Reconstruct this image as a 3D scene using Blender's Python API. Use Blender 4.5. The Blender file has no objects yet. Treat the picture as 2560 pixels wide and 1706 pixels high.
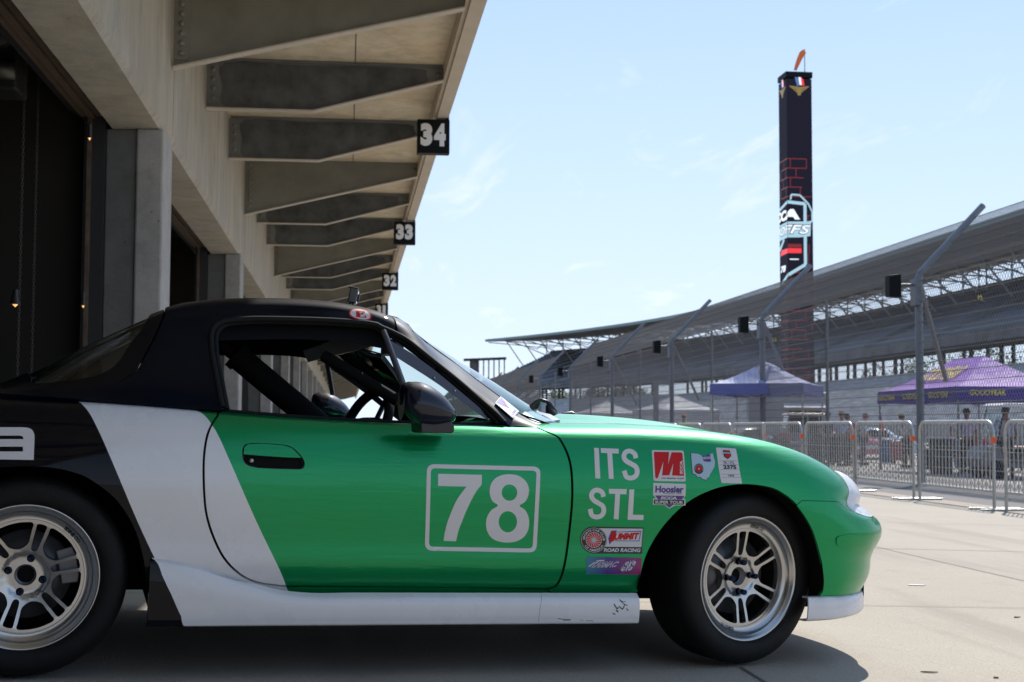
import bpy, bmesh, math, random
import numpy as np
from math import sin, cos, radians, pi, sqrt, atan2, hypot
from mathutils import Vector, Matrix
from mathutils.geometry import delaunay_2d_cdt
random.seed(7)
SC = bpy.context.scene
COL = SC.collection

# ------------------------------------------------------------------ camera
FPX, IW, IH = 3524.0, 2560, 1706
CAM_AZ, CAM_PITCH, CAM_ROLL, CAM_H = radians(6.65), radians(3.49), radians(0.2), 0.747
cC = np.array([0, 0, CAM_H])
cF = np.array([sin(CAM_AZ)*cos(CAM_PITCH), cos(CAM_AZ)*cos(CAM_PITCH), sin(CAM_PITCH)])
_r = np.array([cos(CAM_AZ), -sin(CAM_AZ), 0.0]); _u = np.cross(_r, cF)
cR = _r*cos(CAM_ROLL)+_u*sin(CAM_ROLL); cU = _u*cos(CAM_ROLL)-_r*sin(CAM_ROLL)
cam = bpy.data.cameras.new('camera'); camo = bpy.data.objects.new('camera', cam); COL.objects.link(camo)
cam.sensor_width = 36.0; cam.lens = FPX/IW*36.0; cam.clip_start = 0.05; cam.clip_end = 3000
cam.dof.use_dof = True; cam.dof.focus_distance = 4.55; cam.dof.aperture_fstop = 9.0
camo.matrix_world = Matrix([[cR[0], cU[0], -cF[0], cC[0]], [cR[1], cU[1], -cF[1], cC[1]], [cR[2], cU[2], -cF[2], cC[2]], [0, 0, 0, 1]])
SC.camera = camo

# ------------------------------------------------------------------ light
SUN_AZ, SUN_EL = radians(28), radians(47)      # azimuth from +Y towards +X
wd = bpy.data.worlds.new('World'); SC.world = wd; wd.use_nodes = True
wn, wl = wd.node_tree.nodes, wd.node_tree.links
bg = wn['Background']; bg.inputs['Strength'].default_value = 0.08
sky = wn.new('ShaderNodeTexSky'); sky.sky_type = 'NISHITA'; sky.sun_disc = False
sky.sun_elevation = SUN_EL; sky.sun_rotation = SUN_AZ; sky.air_density = 1.0; sky.dust_density = 0.15; sky.ozone_density = 2.5; sky.altitude = 200
# thin wispy cirrus: noise on the sky direction, flattened towards the horizon
tcw = wn.new('ShaderNodeTexCoord'); sep = wn.new('ShaderNodeSeparateXYZ'); wl.new(tcw.outputs['Generated'], sep.inputs[0])
def wmath(op, a, b=None, c=None, clamp=False):
    n = wn.new('ShaderNodeMath'); n.operation = op; n.use_clamp = clamp
    for i, v in enumerate((a, b, c)):
        if v is None: continue
        if isinstance(v, (int, float)): n.inputs[i].default_value = v
        else: wl.new(v, n.inputs[i])
    return n.outputs[0]
zz = wmath('ADD', sep.outputs[2], 0.12)
comb = wn.new('ShaderNodeCombineXYZ')
wl.new(wmath('DIVIDE', sep.outputs[0], zz), comb.inputs[0]); wl.new(wmath('DIVIDE', sep.outputs[1], zz), comb.inputs[1])
mp = wn.new('ShaderNodeMapping'); mp.inputs['Scale'].default_value = (2.2, .8, 1); mp.inputs['Rotation'].default_value = (0, 0, .5); mp.inputs['Location'].default_value = (1.3, 4.6, 0)
wl.new(comb.outputs[0], mp.inputs[0])
nz = wn.new('ShaderNodeTexNoise'); nz.inputs['Scale'].default_value = 1.6; nz.inputs['Detail'].default_value = 9; nz.inputs['Roughness'].default_value = .62; nz.inputs['Distortion'].default_value = .6
wl.new(mp.outputs[0], nz.inputs['Vector'])
cf = wmath('MULTIPLY', wmath('SUBTRACT', nz.outputs['Fac'], .575, clamp=True), 4.5, clamp=True)
hz = wn.new('ShaderNodeMapRange'); hz.inputs[1].default_value = 0.; hz.inputs[2].default_value = .55; hz.inputs[3].default_value = .92; hz.inputs[4].default_value = .55; hz.interpolation_type = 'SMOOTHSTEP'; wl.new(sep.outputs[2], hz.inputs[0])
hcol = wn.new('ShaderNodeMixRGB'); hcol.inputs[1].default_value = (6.8, 7.9, 9.5, 1); hcol.inputs[2].default_value = (4.0, 6.0, 9.3, 1)
hz2 = wn.new('ShaderNodeMapRange'); hz2.inputs[1].default_value = 0.; hz2.inputs[2].default_value = .45; wl.new(sep.outputs[2], hz2.inputs[0]); wl.new(hz2.outputs[0], hcol.inputs[0])
hmix = wn.new('ShaderNodeMixRGB'); wl.new(hz.outputs[0], hmix.inputs[0]); wl.new(sky.outputs[0], hmix.inputs[1]); wl.new(hcol.outputs[0], hmix.inputs[2])
mixc = wn.new('ShaderNodeMixRGB'); wl.new(wmath('MULTIPLY', cf, .55), mixc.inputs[0]); wl.new(hmix.outputs[0], mixc.inputs[1]); mixc.inputs[2].default_value = (9.5, 9.6, 9.8, 1)
wl.new(mixc.outputs[0], bg.inputs['Color'])
sun = bpy.data.lights.new('sun', 'SUN'); suno = bpy.data.objects.new('sun', sun); COL.objects.link(suno)
sun.energy = 3.6; sun.angle = radians(.53); sun.color = (1, .95, .87)
sdir = Vector((sin(SUN_AZ)*cos(SUN_EL), cos(SUN_AZ)*cos(SUN_EL), sin(SUN_EL)))
suno.rotation_euler = sdir.to_track_quat('Z', 'Y').to_euler()
SC.view_settings.view_transform = 'Standard'; SC.view_settings.look = 'None'; SC.view_settings.gamma = 1.0
SC.view_settings.exposure = 0.66
SC.render.engine = 'CYCLES'
SC.cycles.max_bounces = 8; SC.cycles.transparent_max_bounces = 12; SC.cycles.use_denoising = True

# ------------------------------------------------------------------ materials
def new_mat(name):
    m = bpy.data.materials.new(name); m.use_nodes = True
    return m, m.node_tree.nodes, m.node_tree.links, m.node_tree.nodes['Principled BSDF']
def plain(name, col, rough=.5, metal=0., coat=0., coat_rough=.03, spec=.5, emit=None, es=1., var=0., vscale=6., bump=0., bscale=60.):
    m, N, L, b = new_mat(name)
    b.inputs['Base Color'].default_value = (*col, 1); b.inputs['Roughness'].default_value = rough
    b.inputs['Metallic'].default_value = metal; b.inputs['Coat Weight'].default_value = coat; b.inputs['Coat Roughness'].default_value = coat_rough
    b.inputs['Specular IOR Level'].default_value = spec
    if emit: b.inputs['Emission Color'].default_value = (*emit, 1); b.inputs['Emission Strength'].default_value = es
    tc = N.new('ShaderNodeTexCoord')
    if var > 0:
        n = N.new('ShaderNodeTexNoise'); n.inputs['Scale'].default_value = vscale; n.inputs['Detail'].default_value = 6; n.inputs['Roughness'].default_value = .6
        L.new(tc.outputs['Object'], n.inputs['Vector'])
        r = N.new('ShaderNodeMapRange'); r.inputs[1].default_value = .3; r.inputs[2].default_value = .7; r.inputs[3].default_value = 1-var; r.inputs[4].default_value = 1+var
        L.new(n.outputs['Fac'], r.inputs[0])
        mx = N.new('ShaderNodeVectorMath'); mx.operation = 'SCALE'; mx.inputs[0].default_value = col; L.new(r.outputs[0], mx.inputs['Scale'])
        L.new(mx.outputs[0], b.inputs['Base Color'])
        r2 = N.new('ShaderNodeMapRange'); r2.inputs[1].default_value = .3; r2.inputs[2].default_value = .7; r2.inputs[3].default_value = max(0, rough-.08); r2.inputs[4].default_value = min(1, rough+.08)
        L.new(n.outputs['Fac'], r2.inputs[0]); L.new(r2.outputs[0], b.inputs['Roughness'])
    if bump > 0:
        n2 = N.new('ShaderNodeTexNoise'); n2.inputs['Scale'].default_value = bscale; n2.inputs['Detail'].default_value = 5
        L.new(tc.outputs['Object'], n2.inputs['Vector'])
        bp = N.new('ShaderNodeBump'); bp.inputs['Strength'].default_value = bump; bp.inputs['Distance'].default_value = .01
        L.new(n2.outputs['Fac'], bp.inputs['Height']); L.new(bp.outputs[0], b.inputs['Normal'])
    return m
def concrete(name, col, stain=(.5, .42, .30), stain_amt=.35, scale=1., streak=False, pits=True):
    m, N, L, b = new_mat(name); b.inputs['Roughness'].default_value = .85
    tc = N.new('ShaderNodeTexCoord'); mpn = N.new('ShaderNodeMapping'); L.new(tc.outputs['Object'], mpn.inputs[0])
    if streak: mpn.inputs['Scale'].default_value = (1.0, 1.0, .16)
    def noise(sc, det=6, src=mpn.outputs[0], rough=.6):
        n = N.new('ShaderNodeTexNoise'); n.inputs['Scale'].default_value = sc*scale; n.inputs['Detail'].default_value = det; n.inputs['Roughness'].default_value = rough
        L.new(src, n.inputs['Vector']); return n.outputs['Fac']
    def rng(f, a, b2, lo, hi):
        r = N.new('ShaderNodeMapRange'); r.inputs[1].default_value = a; r.inputs[2].default_value = b2; r.inputs[3].default_value = lo; r.inputs[4].default_value = hi; L.new(f, r.inputs[0]); return r.outputs[0]
    def mix(f, c1, c2, mode='MIX'):
        x = N.new('ShaderNodeMixRGB'); x.blend_type = mode
        for i, v in ((0, f), (1, c1), (2, c2)):
            if isinstance(v, tuple): x.inputs[i].default_value = (*v, 1)
            elif isinstance(v, (int, float)): x.inputs[i].default_value = v
            else: L.new(v, x.inputs[i])
        return x.outputs[0]
    c = mix(rng(noise(1.1), .40, .60, 0, min(1, stain_amt*1.5)), col, tuple(a*d for a, d in zip(col, (stain[0]/.5, stain[1]/.46, stain[2]/.38))))
    c = mix(rng(noise(4.5, 8), .38, .66, .0, .5), c, tuple(v*.58 for v in col))
    c = mix(rng(noise(.6, 4), .40, .60, .0, .35), c, tuple(v*.66 for v in col))
    mp2 = N.new('ShaderNodeMapping'); mp2.inputs['Scale'].default_value = (1.3, 1.3, .55) if streak else (1, 1, 1); L.new(tc.outputs['Object'], mp2.inputs[0])
    c = mix(rng(noise(2.2, 9, mp2.outputs[0], .72), .50, .66, 0, .55), c, tuple(v*w for v, w in zip(col, (.50, .50, .50))))
    c = mix(rng(noise(1.4, 7, mp2.outputs[0], .68), .54, .70, 0, .45), c, tuple(min(.9, v*1.25) for v in col))
    c = mix(rng(noise(60, 3, tc.outputs['Object']), .3, .7, 0, .30), c, tuple(v*.50 for v in col))
    if pits:
        v = N.new('ShaderNodeTexVoronoi'); v.inputs['Scale'].default_value = 7*scale; L.new(tc.outputs['Object'], v.inputs['Vector'])
        c = mix(rng(v.outputs['Distance'], .05, .075, .75, 0), c, tuple(q*.25 for q in col))
    L.new(c, b.inputs['Base Color'])
    bp = N.new('ShaderNodeBump'); bp.inputs['Strength'].default_value = .35; bp.inputs['Distance'].default_value = .01
    L.new(noise(30, 6, tc.outputs['Object']), bp.inputs['Height']); L.new(bp.outputs[0], b.inputs['Normal'])
    return m
def glass(name, tint, refl=1.0, alpha=.25, rough=0.0):
    m, N, L, b = new_mat(name); N.remove(b); out = N['Material Output']
    tr = N.new('ShaderNodeBsdfTransparent'); tr.inputs[0].default_value = (*tint, 1)
    gl = N.new('ShaderNodeBsdfGlossy'); gl.inputs['Roughness'].default_value = rough; gl.inputs['Color'].default_value = (refl, refl, refl, 1)
    fr = N.new('ShaderNodeFresnel'); ge_ = N.new('ShaderNodeNewGeometry'); mr = N.new('ShaderNodeMapRange'); mr.inputs[3].default_value = 1.52; mr.inputs[4].default_value = 1/1.52
    L.new(ge_.outputs['Backfacing'], mr.inputs[0]); L.new(mr.outputs[0], fr.inputs['IOR'])
    mx = N.new('ShaderNodeMixShader'); L.new(fr.outputs[0], mx.inputs[0]); L.new(tr.outputs[0], mx.inputs[1]); L.new(gl.outputs[0], mx.inputs[2]); L.new(mx.outputs[0], out.inputs[0])
    return m
M = {}
# car paint with a light flop: metallic base under clear coat
def paint(name, col, rough, metal, coat, spec=.2):
    m = plain(name, col, rough, metal, coat, .012, spec); m.node_tree.nodes['Principled BSDF'].inputs['Coat IOR'].default_value = 1.38; N = m.node_tree.nodes; L = m.node_tree.links; b = N['Principled BSDF']
    tc = N.new('ShaderNodeTexCoord'); mp_ = N.new('ShaderNodeMapping'); mp_.inputs['Scale'].default_value = (1.3, 2, 11); L.new(tc.outputs['Object'], mp_.inputs[0])
    n = N.new('ShaderNodeTexNoise'); n.inputs['Scale'].default_value = 2.6; n.inputs['Detail'].default_value = 4; n.inputs['Roughness'].default_value = .55; n.inputs['Distortion'].default_value = .4; L.new(mp_.outputs[0], n.inputs['Vector'])
    n2 = N.new('ShaderNodeTexNoise'); n2.inputs['Scale'].default_value = 240; n2.inputs['Detail'].default_value = 1; L.new(tc.outputs['Object'], n2.inputs['Vector'])
    b1 = N.new('ShaderNodeBump'); b1.inputs['Strength'].default_value = .32; b1.inputs['Distance'].default_value = .006; L.new(n.outputs['Fac'], b1.inputs['Height'])
    b2 = N.new('ShaderNodeBump'); b2.inputs['Strength'].default_value = .05; b2.inputs['Distance'].default_value = .001; L.new(n2.outputs['Fac'], b2.inputs['Height']); L.new(b1.outputs[0], b2.inputs['Normal'])
    L.new(b2.outputs[0], b.inputs['Normal']); L.new(b2.outputs[0], b.inputs['Coat Normal'])
    # fine road dust over the lower bodywork, kept as a faint speckle
    return m
M['green'] = paint('green_metallic_paint', (.0002, .285, .088), .36, .62, .75)
M['white'] = plain('white_vinyl_wrap', (.74, .74, .76), .28, 0, .6, .08, var=.03, vscale=5)
M['black'] = plain('black_blue_paint', (.0015, .002, .005), .5, 0, .35, .02, spec=.05)
M['hardtop'] = plain('dark_blue_black_hardtop_paint', (.002, .0035, .008), .55, 0, .22, .03, spec=.05)
M['pillar_paint'] = plain('dark_blue_pearl_paint', (.004, .006, .018), .45, 0, .45, .02, spec=.15)
M['mirror_paint'] = plain('glossy_dark_mirror_paint', (.004, .006, .020), .5, 0, .8, .01, spec=.1)
M['rubber'] = plain('black_rubber', (.004, .004, .0045), .7, spec=.25)
M['tyre'] = plain('racing_slick_rubber', (.0045, .0045, .005), .65, spec=.3, var=.25, vscale=14, bump=.15, bscale=90)
M['matte'] = plain('matte_black', (.003, .003, .0035), .8, spec=.2)
M['plastic'] = plain('black_plastic', (.012, .012, .014), .35)
M['alloy'] = plain('silver_alloy_paint', (.47, .465, .46), .27, .9, .3, .1)
M['alloy_dark'] = plain('cast_iron', (.16, .16, .17), .45, .8, var=.2, vscale=20)
M['lugnut'] = plain('dark_blue_anodised_nut', (.02, .03, .06), .25, .9)
M['steel'] = plain('galvanised_steel', (.46, .46, .45), .40, .75, var=.18, vscale=9)
M['fence_steel'] = plain('weathered_grey_pipe', (.17, .18, .20), .5, .4, var=.15)
M['wire'] = plain('grey_fence_wire', (.155, .14, .13), .55, .1)
M['lightcover'] = plain('white_headlight_tape', (.72, .72, .75), .30, 0, .3, .1)
M['decal'] = plain('light_grey_vinyl', (.68, .66, .66), .38)
M['d_white'] = plain('white_vinyl', (.62, .62, .63), .5, spec=.25)
M['d_black'] = plain('black_vinyl', (.012, .012, .014), .35)
M['d_red'] = plain('red_vinyl', (.55, .015, .015), .5, spec=.2)
M['d_blue'] = plain('blue_vinyl', (.02, .05, .42), .35)
M['d_purple'] = plain('purple_vinyl', (.09, .03, .22), .35)
M['d_lblue'] = plain('pale_blue_vinyl', (.38, .52, .60), .35)
M['glass'] = glass('clear_windscreen', (.80, .92, .90))
M['rglass'] = glass('dark_rear_glass', (.42, .46, .47))
M['plexi'] = plain('smoked_plexi_edge', (.055, .052, .070), .25, 0, .6, .05)
M['concrete'] = concrete('stained_board_concrete', (.52, .49, .42), streak=True, stain_amt=.5)
M['soffit'] = concrete('warm_soffit_concrete', (.80, .70, .53), stain_amt=.5, pits=False)
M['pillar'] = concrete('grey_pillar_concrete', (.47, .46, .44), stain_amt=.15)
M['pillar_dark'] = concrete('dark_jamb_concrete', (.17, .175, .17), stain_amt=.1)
M['beam'] = plain('greenish_grey_steel_paint', (.20, .20, .17), .5, 0, var=.18, vscale=2.5)
M['beam_dark'] = plain('dirty_blue_grey_steel', (.19, .195, .19), .5, 0, var=.2, vscale=3.5)
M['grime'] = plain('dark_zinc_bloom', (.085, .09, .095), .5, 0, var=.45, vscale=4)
M['flange'] = plain('pale_steel_flange', (.50, .45, .38), .6, var=.12, vscale=4)
M['fascia'] = plain('cream_fascia', (.55, .48, .39), .7, var=.12, vscale=1.5)
M['sign'] = plain('black_sign_box', (.006, .0065, .008), .6, spec=.15)
M['sign_num'] = plain('off_white_numerals', (.86, .84, .80), .5)
M['frame_dark'] = plain('dark_door_frame', (.03, .03, .032), .45)
M['frame_brown'] = plain('brown_track_rail', (.16, .115, .085), .45, .3, var=.3, vscale=12)
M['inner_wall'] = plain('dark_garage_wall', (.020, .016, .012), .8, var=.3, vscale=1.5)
M['chain'] = plain('dull_steel_chain', (.10, .095, .085), .45, .8)
M['bulb'] = plain('warm_lamp', (1, .7, .35), .5, emit=(1, .48, .16), es=.9)
# ------------------------------------------------------------------ helpers
def tag(o, label=None, cat=None, group=None, kind=None):
    if label: o['label'] = label
    if cat: o['category'] = cat
    if group: o['group'] = group
    if kind: o['kind'] = kind
    return o
def empty(name, loc, rz=0., parent=None):
    o = bpy.data.objects.new(name, None); COL.objects.link(o); o.location = loc; o.rotation_euler = (0, 0, rz); o.empty_display_size = .2
    if parent: o.parent = parent
    return o
def link_mesh(name, me, parent=None, mats=None):
    o = bpy.data.objects.new(name, me); COL.objects.link(o)
    if parent is not None: o.parent = parent
    for m in (mats or []): me.materials.append(m)
    return o
def copy_tree(o, parent=None):
    c = o.copy(); COL.objects.link(c)
    if parent is not None: c.parent = parent
    for ch in list(o.children): copy_tree(ch, c)
    return c
class MB:
    """collects shapes; build() links them as one mesh object"""
    def __init__(s): s.v = []; s.f = []; s.m = []; s.sm = []
    def add(s, vs, fs, mi=0, smooth=False):
        b = len(s.v); s.v += [tuple(v) for v in vs]
        for f in fs: s.f.append(tuple(b+i for i in f)); s.m.append(mi); s.sm.append(smooth)
    def box(s, x0, x1, y0, y1, z0, z1, mi=0):
        vs = [(x, y, z) for x in (x0, x1) for y in (y0, y1) for z in (z0, z1)]
        s.add(vs, [(0, 1, 3, 2), (4, 6, 7, 5), (0, 4, 5, 1), (2, 3, 7, 6), (0, 2, 6, 4), (1, 5, 7, 3)], mi)
    def tube(s, pts, r, n=10, mi=0, closed=False, cap=True, smooth=True, flat=1.):
        P = [Vector(p) for p in pts]; m = len(P); rings = []; prev = None
        rr = r if hasattr(r, '__len__') else [r]*m
        for i, p in enumerate(P):
            if closed: t = P[(i+1) % m]-P[i-1]
            else: t = P[min(i+1, m-1)]-P[max(i-1, 0)]
            t.normalize()
            if prev is None:
                a = Vector((0, 0, 1)) if abs(t.z) < .9 else Vector((1, 0, 0))
                nx = t.cross(a).normalized()
            else:
                nx = (prev-t*prev.dot(t)).normalized()
            prev = nx; ny = t.cross(nx)
            rings.append([p+nx*(rr[i]*cos(2*pi*k/n))+ny*(rr[i]*flat*sin(2*pi*k/n)) for k in range(n)])
        vs = [v for R in rings for v in R]; fs = []
        for i in range(m if closed else m-1):
            j = (i+1) % m
            for k in range(n):
                l = (k+1) % n; fs.append((i*n+k, i*n+l, j*n+l, j*n+k))
        s.add(vs, fs, mi, smooth)
        if cap and not closed:
            s.add(rings[0], [tuple(range(n))[::-1]], mi); s.add(rings[-1], [tuple(range(n))], mi)
    def lathe(s, prof, n=48, axis='Z', c=(0, 0, 0), mi=0, closed_prof=False, smooth=True):
        vs = []; fs = []; m = len(prof)
        for k in range(n):
            a = 2*pi*k/n
            for (r, h) in prof:
                if axis == 'Z': vs.append((c[0]+r*cos(a), c[1]+r*sin(a), c[2]+h))
                elif axis == 'Y': vs.append((c[0]+r*cos(a), c[1]+h, c[2]+r*sin(a)))
                else: vs.append((c[0]+h, c[1]+r*cos(a), c[2]+r*sin(a)))
        for k in range(n):
            l = (k+1) % n
            for i in range(m if closed_prof else m-1):
                j = (i+1) % m; fs.append((k*m+i, l*m+i, l*m+j, k*m+j))
        s.add(vs, fs, mi, smooth)
    def prism(s, poly, z0, z1, T=lambda p: p, mi=0):
        """poly [(a,b)], extruded between z0,z1; T maps (a,b,z)->xyz"""
        n = len(poly); vs = [T((a, b, z0)) for a, b in poly]+[T((a, b, z1)) for a, b in poly]
        s.add(vs, [tuple(range(n))[::-1], tuple(range(n, 2*n))]+[(i, (i+1) % n, n+(i+1) % n, n+i) for i in range(n)], mi)
    def build(s, name, mats, parent=None, bevel=0., fix=True):
        me = bpy.data.meshes.new(name); me.from_pydata(s.v, [], s.f)
        me.polygons.foreach_set('material_index', s.m); me.polygons.foreach_set('use_smooth', s.sm)
        if fix:
            bm = bmesh.new(); bm.from_mesh(me); bmesh.ops.recalc_face_normals(bm, faces=bm.faces); bm.to_mesh(me); bm.free()
        if not isinstance(mats, (list, tuple)): mats = [mats]
        o = link_mesh(name, me, parent, mats)
        if bevel > 0:
            b = o.modifiers.new('bevel', 'BEVEL'); b.width = bevel; b.segments = 2; b.limit_method = 'ANGLE'; b.angle_limit = radians(40)
        return o
def one(name, mat, parent, fn, bevel=0.):
    m = MB(); fn(m); return m.build(name, mat, parent, bevel)
def catmull(pts, n=6, closed=False):
    P = [np.array(p, float) for p in pts]; m = len(P); out = []
    rng = range(m) if closed else range(m-1)
    for i in rng:
        if closed: p0, p1, p2, p3 = P[i-1], P[i], P[(i+1) % m], P[(i+2) % m]
        else:
            p1, p2 = P[i], P[i+1]; p0 = P[i-1] if i > 0 else 2*p1-p2; p3 = P[i+2] if i+2 < m else 2*p2-p1
        for k in range(n):
            t = k/n
            out.append(.5*((2*p1)+(-p0+p2)*t+(2*p0-5*p1+4*p2-p3)*t*t+(-p0+3*p1-3*p2+p3)*t**3))
    if not closed: out.append(P[-1])
    return [tuple(p) for p in out]
def inside(poly, pts):
    x, y = pts[:, 0], pts[:, 1]; c = np.zeros(len(pts), bool); P = np.array(poly); j = len(P)-1
    for i in range(len(P)):
        xi, yi = P[i]; xj, yj = P[j]
        with np.errstate(divide='ignore', invalid='ignore'):
            hit = ((yi > y) != (yj > y)) & (x < (xj-xi)*(y-yi)/(yj-yi+1e-15)+xi)
        c ^= hit; j = i
    return c
def seg_dist(poly, pts, closed=True):
    P = np.array(poly); best = np.full(len(pts), 1e9)
    for i in range(len(P) if closed else len(P)-1):
        a, b = P[i], P[(i+1) % len(P)]; d = b-a; L = d@d+1e-15
        t = np.clip(((pts-a)@d)/L, 0, 1); q = a+t[:, None]*d
        best = np.minimum(best, np.hypot(*(pts-q).T))
    return best
def resample(poly, step, closed=True):
    out = []; n = len(poly)
    for i in range(n if closed else n-1):
        a = np.array(poly[i], float); b = np.array(poly[(i+1) % n], float); L = np.hypot(*(b-a)); k = max(1, int(math.ceil(L/step)))
        for q in range(k): out.append(tuple(a+(b-a)*q/k))
    if not closed: out.append(tuple(poly[-1]))
    return out
def inset(poly, d):
    P = np.array(poly); n = len(P)
    A = .5*np.sum(P[:, 0]*np.roll(P[:, 1], -1)-np.roll(P[:, 0], -1)*P[:, 1]); sg = 1 if A > 0 else -1
    out = []
    for i in range(n):
        a, b, c = P[i-1], P[i], P[(i+1) % n]
        e1 = b-a; e2 = c-b; e1 = e1/(np.hypot(*e1)+1e-12); e2 = e2/(np.hypot(*e2)+1e-12)
        nn = np.array([-(e1[1]+e2[1]), e1[0]+e2[0]])*sg; l = np.hypot(*nn)
        out.append(tuple(b+nn/(l+1e-9)*d*min(1.5, 2/(l+1e-9))))
    return out
def cdt(outer, holes, extra_edges, step, edge_step=None, grid=True):
    """triangulate a 2-D region; returns verts (n,2), tris"""
    edge_step = edge_step or step
    V = []; E = []
    def loop(poly, closed=True):
        b = len(V); V.extend(poly); n = len(poly)
        for i in range(n if closed else n-1): E.append((b+i, b+(i+1) % n))
    O = resample(outer, edge_step); Hs = [resample(h, edge_step) for h in holes]
    loop(O)
    for h in Hs: loop(h)
    for e in extra_edges: loop(resample(e, edge_step, False), False)
    if grid:
        P = np.array(O); x0, y0 = P.min(0); x1, y1 = P.max(0)
        gx = np.arange(x0, x1, step); gy = np.arange(y0, y1, step*.87)
        G = np.array([(x+(step/2 if k % 2 else 0), y) for k, y in enumerate(gy) for x in gx])
        if len(G):
            ok = inside(O, G) & (seg_dist(O, G) > step*.45)
            for h in Hs: ok &= ~inside(h, G) & (seg_dist(h, G) > step*.45)
            for e in extra_edges: ok &= seg_dist(e, G, False) > step*.45
            V.extend([tuple(g) for g in G[ok]])
    r = delaunay_2d_cdt([Vector((float(a), float(b))) for a, b in V], E, [], 0, 1e-6)
    vv = np.array([(v.x, v.y) for v in r[0]]); tris = np.array([tuple(f) for f in r[2] if len(f) == 3])
    c = vv[tris].mean(1); ok = inside(outer, c)
    for h in holes: ok &= ~inside(h, c)
    a = vv[tris]; area = .5*((a[:, 1, 0]-a[:, 0, 0])*(a[:, 2, 1]-a[:, 0, 1])-(a[:, 2, 0]-a[:, 0, 0])*(a[:, 1, 1]-a[:, 0, 1]))
    ok &= np.abs(area) > 1e-10
    tris = tris[ok]; area = area[ok]
    tris[area < 0] = tris[area < 0][:, ::-1]
    return vv, tris
_tc = {}
def text_geo(txt, bold=0., shear=0.):
    """glyph outlines as flat triangles, height of a capital = 1, left bottom at 0,0 (built-in font)"""
    k = (txt, bold, shear)
    if k in _tc: return _tc[k]
    cu = bpy.data.curves.new('t', 'FONT'); cu.body = txt; cu.size = 1.; cu.offset = bold; cu.shear = shear; cu.resolution_u = 3; cu.fill_mode = 'FRONT'
    o = bpy.data.objects.new('t', cu); COL.objects.link(o)
    dg = bpy.context.evaluated_depsgraph_get(); me = bpy.data.meshes.new_from_object(o.evaluated_get(dg))
    v = np.array([p.co[:2] for p in me.vertices]) if len(me.vertices) else np.zeros((1, 2))
    f = [tuple(p.vertices) for p in me.polygons]
    bpy.data.objects.remove(o); bpy.data.curves.remove(cu); bpy.data.meshes.remove(me)
    mn = v.min(0); mx = v.max(0); v = (v-mn); w = (mx-mn)[0]; h = (mx-mn)[1]
    _tc[k] = (v/max(h, 1e-6), f, w/max(h, 1e-6)); return _tc[k]
def text_in_box(txt, x0, y0, x1, y1, bold=0., shear=0.):
    """fit the text in a box (x right, y per caller's convention); returns verts, faces"""
    v, f, w = text_geo(txt, bold, shear)
    return np.column_stack([x0+(x1-x0)*v[:, 0]/w, y0+(y1-y0)*v[:, 1]]), f
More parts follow.
